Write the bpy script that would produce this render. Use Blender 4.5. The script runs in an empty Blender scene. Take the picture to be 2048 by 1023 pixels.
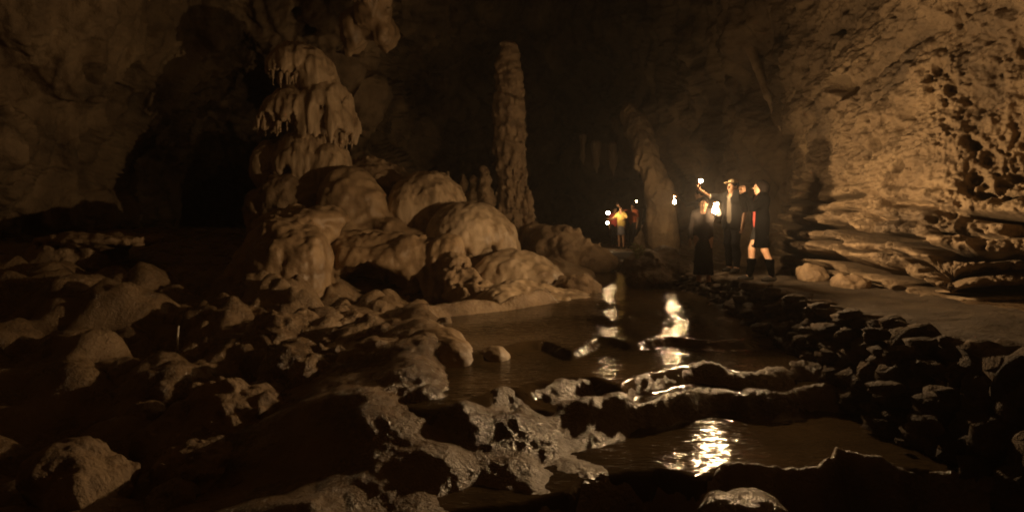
import bpy, bmesh, math, random
import numpy as np
from mathutils import Vector, Matrix

random.seed(7)
S = bpy.context.scene
COL = S.collection
R = math.radians

# ------------------------------------------------------------------ camera, world, exposure
F = 1248.0            # focal length in photo pixels
HZ = 447.0            # horizon row in the photo
CAMZ = 2.0
cd = bpy.data.cameras.new("camera")
cd.sensor_width = 36.0
cd.lens = F / 2048 * 36.0
cd.shift_y = -(511.5 - HZ) / 2048.0
cd.clip_start = 0.05
cd.clip_end = 400
cam = bpy.data.objects.new("camera", cd)
cam.location = (0, 0, CAMZ)
cam.rotation_euler = (R(90), 0, 0)
COL.objects.link(cam)
S.camera = cam

W = bpy.data.worlds.new("World")
S.world = W
W.use_nodes = True
W.node_tree.nodes["Background"].inputs[0].default_value = (0.01, 0.008, 0.006, 1)
W.node_tree.nodes["Background"].inputs[1].default_value = 0.05
S.view_settings.view_transform = 'Standard'
S.view_settings.look = 'None'
S.view_settings.exposure = 0.0
S.view_settings.gamma = 1.0
S.cycles.filter_width = 1.9
S.cycles.max_bounces = 6
S.cycles.diffuse_bounces = 4
S.cycles.glossy_bounces = 3
S.cycles.transmission_bounces = 2
S.cycles.volume_bounces = 0
S.cycles.sample_clamp_indirect = 4.0
S.cycles.caustics_reflective = False
S.cycles.caustics_refractive = False

LAMP_COL = (1.0, 0.635, 0.31)
POWER = {'near': 800.0, 'mid': 140.0, 'hand': 75.0, 'far': 40.0, 'fars': 16.0}


def at(px, py, Y):
    return np.array([(px - 1024) / F * Y, Y, CAMZ - (py - HZ) / F * Y])


# ------------------------------------------------------------------ noise
def _hash(ix, iy, iz, seed):
    h = (ix.astype(np.int64) * 73856093) ^ (iy.astype(np.int64) * 19349663) ^ (iz.astype(np.int64) * 83492791) ^ (seed * 2654435761)
    h &= 0xFFFFFFFF
    h = ((h ^ (h >> 16)) * 0x45d9f3b) & 0xFFFFFFFF
    h = ((h ^ (h >> 16)) * 0x45d9f3b) & 0xFFFFFFFF
    return h ^ (h >> 16)


_G = np.array([[1, 1, 0], [-1, 1, 0], [1, -1, 0], [-1, -1, 0], [1, 0, 1], [-1, 0, 1], [1, 0, -1], [-1, 0, -1],
               [0, 1, 1], [0, -1, 1], [0, 1, -1], [0, -1, -1], [1, 1, 0], [-1, 1, 0], [0, -1, 1], [0, -1, -1]], float)


def perlin(P, seed=0):
    P = np.asarray(P, float)
    I = np.floor(P).astype(np.int64)
    f = P - I
    u = f * f * f * (f * (f * 6 - 15) + 10)
    out = 0
    for dx in (0, 1):
        wx = u[:, 0] if dx else 1 - u[:, 0]
        for dy in (0, 1):
            wy = u[:, 1] if dy else 1 - u[:, 1]
            for dz in (0, 1):
                wz = u[:, 2] if dz else 1 - u[:, 2]
                g = _G[_hash(I[:, 0] + dx, I[:, 1] + dy, I[:, 2] + dz, seed) & 15]
                d = g[:, 0] * (f[:, 0] - dx) + g[:, 1] * (f[:, 1] - dy) + g[:, 2] * (f[:, 2] - dz)
                out = out + wx * wy * wz * d
    return out


def fbm(P, octv=4, seed=0, gain=0.5, ridged=False):
    P = np.asarray(P, float)
    a, s, t = 1.0, 0.0, 0.0
    for o in range(octv):
        n = perlin(P * (2.03 ** o), seed + o * 17)
        if ridged:
            n = 0.5 - np.abs(n) * 1.6
        s = s + a * n
        t += a
        a *= gain
    return s / t


def worley(P, seed=0):
    P = np.asarray(P, float)
    I = np.floor(P).astype(np.int64)
    best = np.full(len(P), 9.0)
    for dx in (-1, 0, 1):
        for dy in (-1, 0, 1):
            for dz in (-1, 0, 1):
                c = I + np.array([dx, dy, dz])
                h = _hash(c[:, 0], c[:, 1], c[:, 2], seed)
                q = c + np.stack([(h & 1023), (h >> 10) & 1023, (h >> 20) & 1023], 1) / 1023.0
                best = np.minimum(best, ((P - q) ** 2).sum(1))
    return np.sqrt(best)


def sm(a, b, x):
    t = np.clip((x - a) / (b - a), 0, 1)
    return t * t * (3 - 2 * t)


# ------------------------------------------------------------------ mesh helpers
def mesh_np(name, V, Q, mat, parent=None, smooth=True, loc=None):
    me = bpy.data.meshes.new(name)
    V = np.asarray(V, np.float32)
    if loc is not None:
        V = V - np.asarray(loc, np.float32)
    Q = np.asarray(Q, np.int32)
    n = Q.shape[1]
    me.vertices.add(len(V))
    me.vertices.foreach_set("co", V.ravel())
    me.loops.add(Q.size)
    me.loops.foreach_set("vertex_index", Q.ravel())
    me.polygons.add(len(Q))
    me.polygons.foreach_set("loop_start", np.arange(0, Q.size, n, dtype=np.int32))
    me.polygons.foreach_set("loop_total", np.full(len(Q), n, np.int32))
    me.update(calc_edges=True)
    me.validate()
    if smooth:
        me.polygons.foreach_set("use_smooth", np.ones(len(me.polygons), bool))
    o = bpy.data.objects.new(name, me)
    if mat:
        me.materials.append(mat)
    if loc is not None:
        o.location = loc
    if parent is not None:
        o.parent = parent
    COL.objects.link(o)
    return o


def bm_obj(name, bm, mat, parent=None, smooth=True, loc=None):
    me = bpy.data.meshes.new(name)
    bmesh.ops.recalc_face_normals(bm, faces=bm.faces)
    bm.to_mesh(me)
    bm.free()
    me.materials.append(mat)
    if smooth:
        for p in me.polygons:
            p.use_smooth = True
    o = bpy.data.objects.new(name, me)
    if loc is not None:
        o.location = loc
    if parent is not None:
        o.parent = parent
    COL.objects.link(o)
    return o


def empty(name, loc, rz=0):
    o = bpy.data.objects.new(name, None)
    o.location = loc
    o.rotation_euler = (0, 0, rz)
    o.empty_display_size = 0.1
    COL.objects.link(o)
    return o


def tag(o, label, cat, group=None):
    o["label"] = label
    o["category"] = cat
    if group:
        o["group"] = group
    return o


def surface_nets(f, org, h):
    s = f < 0
    nx, ny, nz = f.shape
    c = [(0, 0, 0), (1, 0, 0), (0, 1, 0), (1, 1, 0), (0, 0, 1), (1, 0, 1), (0, 1, 1), (1, 1, 1)]

    def sub(a, o):
        return a[o[0]:nx - 1 + o[0], o[1]:ny - 1 + o[1], o[2]:nz - 1 + o[2]]
    cnt = sum(sub(s, o).astype(np.int8) for o in c)
    mix = (cnt > 0) & (cnt < 8)
    I = np.argwhere(mix)
    if len(I) == 0:
        return np.zeros((0, 3)), np.zeros((0, 4), int)
    vals = [f[I[:, 0] + o[0], I[:, 1] + o[1], I[:, 2] + o[2]] for o in c]
    acc = np.zeros((len(I), 3))
    n = np.zeros(len(I))
    for a in range(8):
        for b in range(a + 1, 8):
            d = np.array(c[b]) - np.array(c[a])
            if np.abs(d).sum() != 1:
                continue
            fa, fb = vals[a], vals[b]
            m = (fa < 0) != (fb < 0)
            t = np.where(m, fa / np.where(m, fa - fb, 1), 0)
            p = np.array(c[a])[None] + t[:, None] * d[None]
            acc += p * m[:, None]
            n += m
    V = (I + acc / n[:, None]) * h + org
    idx = np.full(mix.shape, -1, np.int64)
    idx[I[:, 0], I[:, 1], I[:, 2]] = np.arange(len(I))
    quads = []
    for ax in range(3):
        b, c2 = (ax + 1) % 3, (ax + 2) % 3
        lo = [slice(None)] * 3
        hi = [slice(None)] * 3
        lo[ax] = slice(0, -1)
        hi[ax] = slice(1, None)
        sa, sb = s[tuple(lo)], s[tuple(hi)]
        m = sa != sb
        E = np.argwhere(m)
        if len(E) == 0:
            continue
        ok = (E[:, b] >= 1) & (E[:, c2] >= 1) & (E[:, b] < f.shape[b] - 1) & (E[:, c2] < f.shape[c2] - 1)
        E = E[ok]
        flip = sa[E[:, 0], E[:, 1], E[:, 2]]

        def cell(db, dc):
            q = E.copy()
            q[:, b] -= db
            q[:, c2] -= dc
            return idx[q[:, 0], q[:, 1], q[:, 2]]
        q = np.stack([cell(1, 1), cell(0, 1), cell(0, 0), cell(1, 0)], 1)
        q[~flip] = q[~flip][:, ::-1]
        quads.append(q)
    Q = np.concatenate(quads)
    Q = Q[(Q >= 0).all(1)]
    return V, Q


def smin(a, b, k):
    if k <= 0:
        return np.minimum(a, b)
    h = np.maximum(k - np.abs(a - b), 0) / k
    return np.minimum(a, b) - h * h * k * 0.25


# SDF primitives: tuples evaluated on an (N,3) array
def ell(c, r):
    c, r = np.array(c, float), np.array(r, float)
    rm = r.min()

    def f(P):
        q = (P - c) / r
        k0 = np.sqrt((q * q).sum(1))
        k1 = np.sqrt(((q / r) ** 2).sum(1)) + 1e-9
        return k0 * (k0 - 1) / k1
    f.box = (c - r, c + r)
    return f


def cap(a, b, ra, rb):
    a, b = np.array(a, float), np.array(b, float)
    ab = b - a
    L = (ab * ab).sum() + 1e-12
    rm = max(ra, rb)

    def f(P):
        t = np.clip(((P - a) @ ab) / L, 0, 1)
        d = P - a - t[:, None] * ab
        return np.sqrt((d * d).sum(1)) - (ra + (rb - ra) * t)
    f.box = (np.minimum(a, b) - rm, np.maximum(a, b) + rm)
    return f


def bell(c, r, drop, fringe=0.15, fs=7.0, seed=0):
    """dome whose ragged lower rim hangs `drop` below its centre, like a draped cap"""
    c, r = np.array(c, float), np.array(r, float)
    e = ell(c, r)

    def f(P):
        d = e(P)
        q = np.stack([P[:, 0] * fs, P[:, 1] * fs, P[:, 2] * 0.6], 1)
        zc = c[2] - drop + fringe * (perlin(q, seed) * 1.4 + perlin(q * 0.35, seed + 3) * 1.2)
        return np.maximum(d, (zc - P[:, 2]) * 0.6)
    f.box = e.box
    return f


def build_sdf(prims, h, k=0.15, disp=None, pad=0.25, cut=None, kk=None):
    lo = np.min([p.box[0] for p in prims], 0) - pad
    hi = np.max([p.box[1] for p in prims], 0) + pad
    n = np.ceil((hi - lo) / h).astype(int) + 1
    xs = [lo[i] + np.arange(n[i]) * h for i in range(3)]
    f = np.full(n, 5.0)
    for p in prims:
        a = np.maximum(np.floor((p.box[0] - pad - lo) / h).astype(int), 0)
        b = np.minimum(np.ceil((p.box[1] + pad - lo) / h).astype(int) + 1, n)
        g = np.stack(np.meshgrid(*[xs[i][a[i]:b[i]] for i in range(3)], indexing='ij'), -1)
        sh = g.shape[:3]
        v = p(g.reshape(-1, 3)).reshape(sh)
        sl = tuple(slice(a[i], b[i]) for i in range(3))
        f[sl] = smin(f[sl], v, getattr(p, 'k', k))
    if cut:
        for p in cut:
            a = np.maximum(np.floor((p.box[0] - pad - lo) / h).astype(int), 0)
            b = np.minimum(np.ceil((p.box[1] + pad - lo) / h).astype(int) + 1, n)
            if (b <= a).any():
                continue
            g = np.stack(np.meshgrid(*[xs[i][a[i]:b[i]] for i in range(3)], indexing='ij'), -1)
            sh = g.shape[:3]
            v = p(g.reshape(-1, 3)).reshape(sh)
            sl = tuple(slice(a[i], b[i]) for i in range(3))
            ck = getattr(p, 'k', 0.08)
            f[sl] = -smin(-f[sl], v, ck)
    if disp is not None:
        m = np.abs(f) < 0.45
        I = np.argwhere(m)
        P = lo + I * h
        f[m] += disp(P)
    return surface_nets(f, lo, h)


# ------------------------------------------------------------------ materials
def nodes(m):
    m.use_nodes = True
    return m.node_tree.nodes, m.node_tree.links


def rock_mat(name, dark, mid, pale, scale=1.2, bump=0.5, bscale=18.0, rough=0.55, rvar=0.25, streak=False, spec=0.5, fine=60.0, dist=0.03, wet=0.0):
    m = bpy.data.materials.new(name)
    N, L = nodes(m)
    b = N["Principled BSDF"]
    tc = N.new("ShaderNodeTexCoord")
    mp = N.new("ShaderNodeMapping")
    L.new(tc.outputs["Object"], mp.inputs[0])
    if streak:
        mp.inputs["Scale"].default_value = (1, 1, 0.16)
    n1 = N.new("ShaderNodeTexNoise")
    n1.inputs["Scale"].default_value = scale
    n1.inputs["Detail"].default_value = 8
    n1.inputs["Roughness"].default_value = 0.62
    L.new(mp.outputs[0], n1.inputs["Vector"])
    cr = N.new("ShaderNodeValToRGB")
    e = cr.color_ramp.elements
    e[0].position, e[0].color = 0.30, (*dark, 1)
    e[1].position, e[1].color = 0.72, (*pale, 1)
    x = e.new(0.5)
    x.color = (*mid, 1)
    L.new(n1.outputs[0], cr.inputs[0])
    L.new(cr.outputs[0], b.inputs["Base Color"])
    n2 = N.new("ShaderNodeTexNoise")
    n2.inputs["Scale"].default_value = bscale
    n2.inputs["Detail"].default_value = 7
    n2.inputs["Roughness"].default_value = 0.65
    L.new(tc.outputs["Object"] if not streak else mp.outputs[0], n2.inputs["Vector"])
    bp = N.new("ShaderNodeBump")
    bp.inputs["Strength"].default_value = bump
    bp.inputs["Distance"].default_value = dist
    L.new(n2.outputs[0], bp.inputs["Height"])
    n3 = N.new("ShaderNodeTexNoise")
    n3.inputs["Scale"].default_value = fine
    n3.inputs["Detail"].default_value = 4
    L.new(tc.outputs["Object"], n3.inputs["Vector"])
    bp2 = N.new("ShaderNodeBump")
    bp2.inputs["Strength"].default_value = bump * 0.8
    bp2.inputs["Distance"].default_value = dist * 0.3
    L.new(n3.outputs[0], bp2.inputs["Height"])
    L.new(bp.outputs[0], bp2.inputs["Normal"])
    L.new(bp2.outputs[0], b.inputs["Normal"])
    mr = N.new("ShaderNodeMapRange")
    mr.inputs[1].default_value = 0.35
    mr.inputs[2].default_value = 0.65
    mr.inputs[3].default_value = max(rough - rvar, 0.05)
    mr.inputs[4].default_value = min(rough + rvar, 1)
    L.new(n1.outputs[0], mr.inputs[0])
    L.new(mr.outputs[0], b.inputs["Roughness"])
    b.inputs["Specular IOR Level"].default_value = spec
    if wet:
        b.inputs["Coat Weight"].default_value = wet
        b.inputs["Coat Roughness"].default_value = 0.17
        L.new(bp2.outputs[0], b.inputs["Coat Normal"])
    return m


def plain(name, col, rough=0.7, emit=0, ecol=None, metal=0, spec=0.4, bump=0.0, bscale=40):
    m = bpy.data.materials.new(name)
    N, L = nodes(m)
    b = N["Principled BSDF"]
    tc = N.new("ShaderNodeTexCoord")
    nz = N.new("ShaderNodeTexNoise")
    nz.inputs["Scale"].default_value = bscale
    nz.inputs["Detail"].default_value = 4
    L.new(tc.outputs["Object"], nz.inputs["Vector"])
    cr = N.new("ShaderNodeValToRGB")
    cr.color_ramp.elements[0].position = 0.3
    cr.color_ramp.elements[1].position = 0.7
    cr.color_ramp.elements[0].color = (*[c * 0.82 for c in col], 1)
    cr.color_ramp.elements[1].color = (*[min(c * 1.12, 1) for c in col], 1)
    L.new(nz.outputs[0], cr.inputs[0])
    L.new(cr.outputs[0], b.inputs["Base Color"])
    b.inputs["Roughness"].default_value = rough
    b.inputs["Metallic"].default_value = metal
    b.inputs["Specular IOR Level"].default_value = spec
    if bump:
        bp = N.new("ShaderNodeBump")
        bp.inputs["Strength"].default_value = bump
        bp.inputs["Distance"].default_value = 0.01
        L.new(nz.outputs[0], bp.inputs["Height"])
        L.new(bp.outputs[0], b.inputs["Normal"])
    if emit:
        b.inputs["Emission Color"].default_value = (*(ecol or col), 1)
        b.inputs["Emission Strength"].default_value = emit
    return m


M = {}
M['wall'] = rock_mat('cave_wall_rock', (0.065, 0.045, 0.027), (0.21, 0.15, 0.09), (0.36, 0.27, 0.165), 0.75, 0.7, 5.0, 0.8, 0.12, fine=26, dist=0.10)
M['floor'] = rock_mat('wet_floor_rock', (0.11, 0.075, 0.042), (0.22, 0.15, 0.085), (0.33, 0.24, 0.145), 1.6, 0.8, 24.0, 0.33, 0.10, fine=55, dist=0.04, spec=0.45, wet=.22)
M['flow'] = rock_mat('pale_flowstone', (0.20, 0.135, 0.08), (0.45, 0.34, 0.22), (0.62, 0.49, 0.35), 2.0, 0.35, 9.0, 0.5, 0.15, fine=45, dist=0.03)
M['flute'] = rock_mat('fluted_flowstone', (0.18, 0.125, 0.075), (0.42, 0.31, 0.195), (0.58, 0.45, 0.30), 5.0, 0.6, 16.0, 0.55, 0.15, streak=True, dist=0.03)
M['brown'] = rock_mat('brown_flowstone', (0.15, 0.10, 0.057), (0.31, 0.215, 0.125), (0.44, 0.32, 0.19), 1.7, 0.5, 12.0, 0.5, 0.18, fine=50, dist=0.03)
M['rough'] = rock_mat('knobbly_rock', (0.15, 0.10, 0.06), (0.32, 0.225, 0.135), (0.46, 0.34, 0.21), 2.6, 0.9, 11.0, 0.6, 0.15, fine=34, dist=0.06)
M['boulder'] = rock_mat('wet_boulder', (0.14, 0.095, 0.055), (0.29, 0.20, 0.115), (0.42, 0.30, 0.18), 2.2, 1.0, 20.0, 0.30, 0.13, fine=60, dist=0.05, spec=0.5, wet=.38)
M['stone'] = rock_mat('wall_stone', (0.05, 0.036, 0.025), (0.12, 0.088, 0.06), (0.22, 0.165, 0.11), 3.0, 1.0, 14.0, 0.8, 0.12, fine=50, dist=0.06, spec=.25)
M['path'] = rock_mat('earth_path', (0.045, 0.032, 0.02), (0.095, 0.068, 0.042), (0.16, 0.12, 0.075), 1.8, 1.0, 14.0, 0.8, 0.1, fine=60, dist=0.06)


def water_mat():
    m = bpy.data.materials.new("stream_water")
    N, L = nodes(m)
    b = N["Principled BSDF"]
    tc = N.new("ShaderNodeTexCoord")
    mp = N.new("ShaderNodeMapping")
    mp.inputs["Scale"].default_value = (1.0, 2.2, 1)
    L.new(tc.outputs["Object"], mp.inputs[0])
    n0 = N.new("ShaderNodeTexNoise")
    n0.inputs["Scale"].default_value = 0.9
    n0.inputs["Detail"].default_value = 5
    L.new(tc.outputs["Object"], n0.inputs["Vector"])
    cr = N.new("ShaderNodeValToRGB")
    cr.color_ramp.elements[0].position = 0.32
    cr.color_ramp.elements[1].position = 0.7
    cr.color_ramp.elements[0].color = (0.045, 0.032, 0.016, 1)
    cr.color_ramp.elements[1].color = (0.13, 0.085, 0.042, 1)
    L.new(n0.outputs[0], cr.inputs[0])
    L.new(cr.outputs[0], b.inputs["Base Color"])
    n1 = N.new("ShaderNodeTexNoise")
    n1.inputs["Scale"].default_value = 8.0
    n1.inputs["Detail"].default_value = 3
    n1.inputs["Distortion"].default_value = 0.4
    L.new(mp.outputs[0], n1.inputs["Vector"])
    bp = N.new("ShaderNodeBump")
    bp.inputs["Strength"].default_value = 0.42
    bp.inputs["Distance"].default_value = 0.028
    L.new(n1.outputs[0], bp.inputs["Height"])
    L.new(bp.outputs[0], b.inputs["Normal"])
    b.inputs["Roughness"].default_value = 0.07
    b.inputs["IOR"].default_value = 1.33
    b.inputs["Coat Weight"].default_value = 0.0
    return m


M['water'] = water_mat()
M['skin'] = plain('skin', (0.42, 0.25, 0.16), 0.55)
M['hair'] = plain('dark_hair', (0.006, 0.004, 0.003), 0.85, bump=0.6, bscale=120, spec=.12)
M['eye'] = plain('eye', (0.03, 0.02, 0.015), 0.2)
M['black'] = plain('black_cloth', (0.007, 0.0065, 0.0065), 0.9, bump=0.3)
M['inky'] = plain('inky_cloth', (0.0012, 0.0012, 0.0013), 1.0, bump=0.3, spec=.03)
M['navy'] = plain('dark_trousers', (0.010, 0.011, 0.015), 0.9, bump=0.3)
M['tee'] = plain('pale_tee', (0.34, 0.30, 0.25), 0.85, bump=0.3)
M['tan'] = plain('tan_cap', (0.42, 0.33, 0.20), 0.85, bump=0.3)
M['red'] = plain('red_top', (0.42, 0.07, 0.06), 0.8, bump=0.3)
M['orange'] = plain('orange_shirt', (0.60, 0.16, 0.07), 0.85, bump=0.3)
M['yellow'] = plain('yellow_shirt', (0.66, 0.52, 0.16), 0.85, bump=0.3)
M['grey'] = plain('grey_cloth', (0.14, 0.14, 0.16), 0.9, bump=0.3)
M['brownc'] = plain('brown_coat', (0.007, 0.004, 0.003), 0.9, bump=0.3)
M['shoe'] = plain('shoe', (0.03, 0.025, 0.02), 0.7)
M['metal'] = plain('lamp_metal', (0.12, 0.11, 0.10), 0.4, metal=0.9)
M['dull_black'] = plain('dull_black_tin', (0.012, 0.011, 0.010), 0.85)  # dull black, chosen so the added light-blocking lamp parts give little glare
M['redp'] = plain('red_plastic', (0.5, 0.03, 0.03), 0.4)
M['whitep'] = plain('white_paint', (0.7, 0.66, 0.58), 0.6)
M['wood'] = plain('weathered_wood', (0.28, 0.21, 0.14), 0.8, bump=0.5)
M['leaf'] = plain('fern_leaf', (0.16, 0.17, 0.07), 0.5)

# ------------------------------------------------------------------ cave shell (walls and roof), a closed room round the camera
SHELL = [  # photo column, row, distance in metres
    (0, 300, 12.0), (60, 0, 12.0), (160, 0, 13.0), (160, 150, 13.5), (160, 300, 14.0), (160, 420, 14.5), (300, 100, 15.0),
    (200, 260, 14.5), (215, 420, 15.0), (190, 540, 14.5), (320, 190, 15.5), (250, 300, 17.5), (240, 400, 19.0), (260, 480, 20.5), (360, 230, 19.5), (300, 340, 24.0), (300, 540, 24.0), (400, 60, 16.5), (430, 130, 18.0), (420, 260, 27.0), (420, 400, 30.0), (400, 520, 30.0), (500, 90, 18.5), (560, 20, 17.0), (600, 60, 18.0), (520, 200, 25.0),
    (640, 20, 17.0), (640, 140, 17.5), (740, 60, 18.0), (740, 200, 18.5), (760, 320, 19.0), (600, 480, 20.0),
    (830, 40, 24.0), (800, 300, 30.0), (850, 160, 36.0), (900, 330, 42.0), (940, 450, 42.0), (960, 20, 30.0), (1000, 120, 42.0), (1100, 40, 36.0), (1110, 250, 44.0),
    (1130, 400, 46.0), (1190, 470, 46.0), (1180, 160, 38.0), (1200, 340, 33.0), (1250, 40, 32.0), (1250, 260, 31.0), (1230, 400, 40.0), (1300, 400, 36),
    (1330, 80, 28.0), (1370, 300, 26.0), (1400, 200, 24.0), (1400, 400, 27.0), (1430, 60, 20.0), (1450, 320, 21.0), (1480, 200, 18.5), (1500, 380, 18.0),
    (1530, 60, 15.6), (1540, 300, 15.5), (1545, 400, 14.8), (1570, 180, 14.0), (1590, 280, 12.6), (1600, 380, 12.1), (1600, 480, 11.6), (1600, 560, 11.0),
    (1640, 100, 13.0), (1660, 240, 11.6), (1680, 370, 10.9), (1700, 480, 10.2), (1700, 560, 9.4), (1700, 40, 12.2), (1720, 150, 11.2), (1760, 250, 10.4),
    (1790, 380, 9.8), (1790, 480, 9.2), (1790, 560, 8.3), (1800, 60, 10.4), (1860, 160, 9.4), (1888, 300, 9.0), (1888, 420, 8.7), (1888, 500, 8.2), (1888, 580, 7.5), (1890, 20, 9.2),
    (2048, 100, 8.5), (2048, 300, 8.5), (2048, 500, 7.6), (2300, 300, 5.0), (-300, 300, 10.5), (-300, 500, 11.0), (2300, 0, 5.0),
    (300, -250, 13.0), (800, -250, 15.0), (1200, -250, 15.0), (1600, -250, 10.0), (2000, -250, 6.5), (-200, -200, 10.0),
]
_sd = np.array([[(a - 1024) / F, 1.0, -(b - HZ) / F] for a, b, _ in SHELL])
_sr = np.log(np.array([c for _, _, c in SHELL]) * np.linalg.norm(_sd, axis=1))
_su = _sd / np.linalg.norm(_sd, axis=1)[:, None]
_ex = []                      # roof and the part behind the camera
for az in range(-180, 180, 30):
    for el in (-50, 0, 35, 65):
        u = np.array([math.cos(R(el)) * math.sin(R(az)), math.cos(R(el)) * math.cos(R(az)), math.sin(R(el))])
        if (_su @ u).max() < math.cos(R(24)):
            _ex.append((u, math.log({-50: 8.0, 0: 9.0, 35: 10.0, 65: 8.5}[el])))
_su = np.concatenate([_su, np.array([e[0] for e in _ex])])
_sr = np.concatenate([_sr, np.array([e[1] for e in _ex])])
DENTS = [(1690, 178, 15, 0.9), (1672, 172, 10, 0.6), (1548, 283, 9, 1.0), (1665, 62, 7, 0.5), (1610, 134, 7, 0.5), (1620, 255, 4, 0.3),
         (240, 190, 12, .7), (180, 145, 12, .7), (760, 55, 28, 1.6), (700, 100, 12, 0.9), (1690, 20, 6, .3), (1560, 130, 5, .3), (1733, 240, 5, .5),
         (1360, 215, 10, 0.8), (1415, 120, 8, 0.6), (620, 60, 8, 0.7), (590, 20, 8, 0.7)]


def shell_r(U):
    out = np.zeros(len(U))
    for a in range(0, len(U), 20000):
        d = np.clip(U[a:a + 20000] @ _su.T, -1, 1)
        ang = np.arccos(d)
        w = 1.0 / (ang ** 2 + 0.042 ** 2) ** 2.2
        out[a:a + 20000] = (w @ _sr) / w.sum(1)
    return np.exp(out)


def shell_disp(P, U, r):
    big = fbm(P * 0.30, 3, 5)
    med = fbm(P * 0.9, 4, 9)
    rid = fbm(P * 0.55 + 7, 4, 21, ridged=True)
    fine = fbm(P * 3.2, 5, 33, gain=.6)
    far = sm(11, 20, r)
    pyy = HZ - F * U[:, 2] / np.maximum(U[:, 1], 0.05)
    pxx = 1024 + F * U[:, 0] / np.maximum(U[:, 1], 0.05)
    front = U[:, 1] > 0.15
    line = 285 - (pxx - 1560) * 0.75 + 40 * perlin(P * 0.9, 3)
    nearw = sm(1530, 1590, pxx) * front
    leftw = sm(820, 700, pxx) * front
    dr = (big * 1.3 + med * 0.6 - rid * 0.35) * (1 - .82 * nearw) * (1 - .5 * leftw) + fine * (0.14 + .14 * nearw) + .10 * nearw * fbm(P * 7.5, 4, 37, gain=.7)
    # pitted, cauliflower skin on the nearer right wall, below the long diagonal seam
    pit = nearw * sm(-30, 50, pyy - line)
    pit = np.maximum(pit, nearw * 0.25)
    wob = 0.35 * np.stack([perlin(P * 4, 1), perlin(P * 4, 2), perlin(P * 4, 4)], 1)
    wq = worley(P * np.array([3.6, 3.6, 3.0]) + wob, 2)
    wq2 = worley(P * 8.5 + wob, 8)
    dens = sm(-0.15, 0.22, fbm(P * 0.8 + 3, 3, 55))
    hole = sm(.52, .25, wq) * sm(-.05, .2, perlin(P * 1.3, 57))
    dr = dr + pit * ((0.15 + 0.85 * dens) * (hole * 0.30 + sm(.45, .2, wq2) * 0.09 + .10 * fbm(P * 5.5, 4, 39, gain=.7)))
    seam = np.exp(-((pyy - line) / 14.0) ** 2) * nearw
    dr = dr + seam * 0.14
    # bedded ledges low on the right wall: rows of overhangs
    led = nearw * sm(340, 460, pyy)
    zz = P[:, 2] - 0.10 * (P[:, 1] - 8) + 0.35 * fbm(P * np.array([0.6, 0.6, 0.4]), 3, 70)
    amp = 0.25 + 1.1 * sm(-0.2, 0.2, perlin(P * 0.8, 77))
    for fq, dp, ph, wd in ((2.1, .95, .1, .16), (4.3, .45, .45, .16)):
        saw = np.abs(((zz * fq + ph) % 1.0) - .5)
        dr = dr + led * amp * (dp * (1 - sm(wd * .3, wd, saw)) - .16 * sm(0, .5, saw))
    foot = nearw * sm(512, 535, pyy + 14 * perlin(P * 1.1, 78))
    dr = dr + foot * 0.40 + led * (.16 * fbm(P * 3.5, 5, 38, gain=.7) + .20 * sm(.5, .2, worley(P * np.array([3.2, 3.2, 4.5]) + wob, 6)))
    # vertical flutes on the back wall
    flut = fbm(np.stack([P[:, 0] * 1.3, P[:, 1] * 1.3, P[:, 2] * 0.22], 1), 4, 90, ridged=True)
    dr = dr - far * 0.6 * flut
    for (a, b, rad, dep) in DENTS:
        u = np.array([(a - 1024) / F, 1, -(b - HZ) / F])
        u /= np.linalg.norm(u)
        ang = np.arccos(np.clip(U @ u, -1, 1)) * F
        ang = ang * (1 + 0.9 * perlin(P * 2.2, 12)) + 5 * perlin(P * 5, 13)
        dr = dr + dep * (1 - sm(rad * 0.45, rad * 1.3, ang))
    return dr


def ang_axis(segs):
    o = [segs[0][0]]
    for a, b, st in segs:
        n = max(1, int(round((b - a) / st)))
        o += list(a + (b - a) * (np.arange(n) + 1) / n)
    return np.array(o)


az = R(1) * ang_axis([(-180, -46, 2.0), (-46, -40, 0.4), (-40, 20, 0.16), (20, 40, 0.075), (40, 46, 0.3), (46, 180, 2.0)])
el = R(1) * ang_axis([(-60, -14, 2.0), (-14, 22, 0.09), (22, 30, 0.5), (30, 89.5, 2.2)])
A, E_ = np.meshgrid(az, el, indexing='ij')
U = np.stack([np.cos(E_) * np.sin(A), np.cos(E_) * np.cos(A), np.sin(E_)], -1).reshape(-1, 3)
na, ne = len(az), len(el)
rr_ = shell_r(U)
P0 = np.array([0, 0, CAMZ]) + U * rr_[:, None]
G3 = P0.reshape(na, ne, 3)
da = np.gradient(G3, az, axis=0)
de = np.gradient(G3, el, axis=1)
NN = np.cross(da, de)
for _ in range(6):
    NN[1:-1, 1:-1] = (NN[1:-1, 1:-1] + NN[2:, 1:-1] + NN[:-2, 1:-1] + NN[1:-1, 2:] + NN[1:-1, :-2]) / 5
NN = NN.reshape(-1, 3)
NN /= np.linalg.norm(NN, axis=1)[:, None] + 1e-12
NN *= np.sign((NN * U).sum(1))[:, None]
_rt = (U[:, 1] > .15) & (1024 + F * U[:, 0] / np.maximum(U[:, 1], .05) > 1545)
NN[_rt, 2] *= .2
NN = NN + .25 * U
NN /= np.linalg.norm(NN, axis=1)[:, None]
P = P0 + NN * shell_disp(P0, U, rr_)[:, None]
WALLP, WALLU = P, U
i = np.arange(na * ne).reshape(na, ne)
q = np.stack([i[:-1, :-1], i[:-1, 1:], i[1:, 1:], i[1:, :-1]], -1).reshape(-1, 4)
cw = mesh_np('cave_wall', P, q, M['wall'])
cw['kind'] = 'structure'


def wall_at(px, py, off=0.0):
    u = np.array([(px - 1024) / F, 1, -(py - HZ) / F])
    u /= np.linalg.norm(u)
    d = WALLP - np.array([0, 0, CAMZ])
    k = np.argmax((d @ u) / np.linalg.norm(d, axis=1))
    return WALLP[k] - u * off


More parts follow.
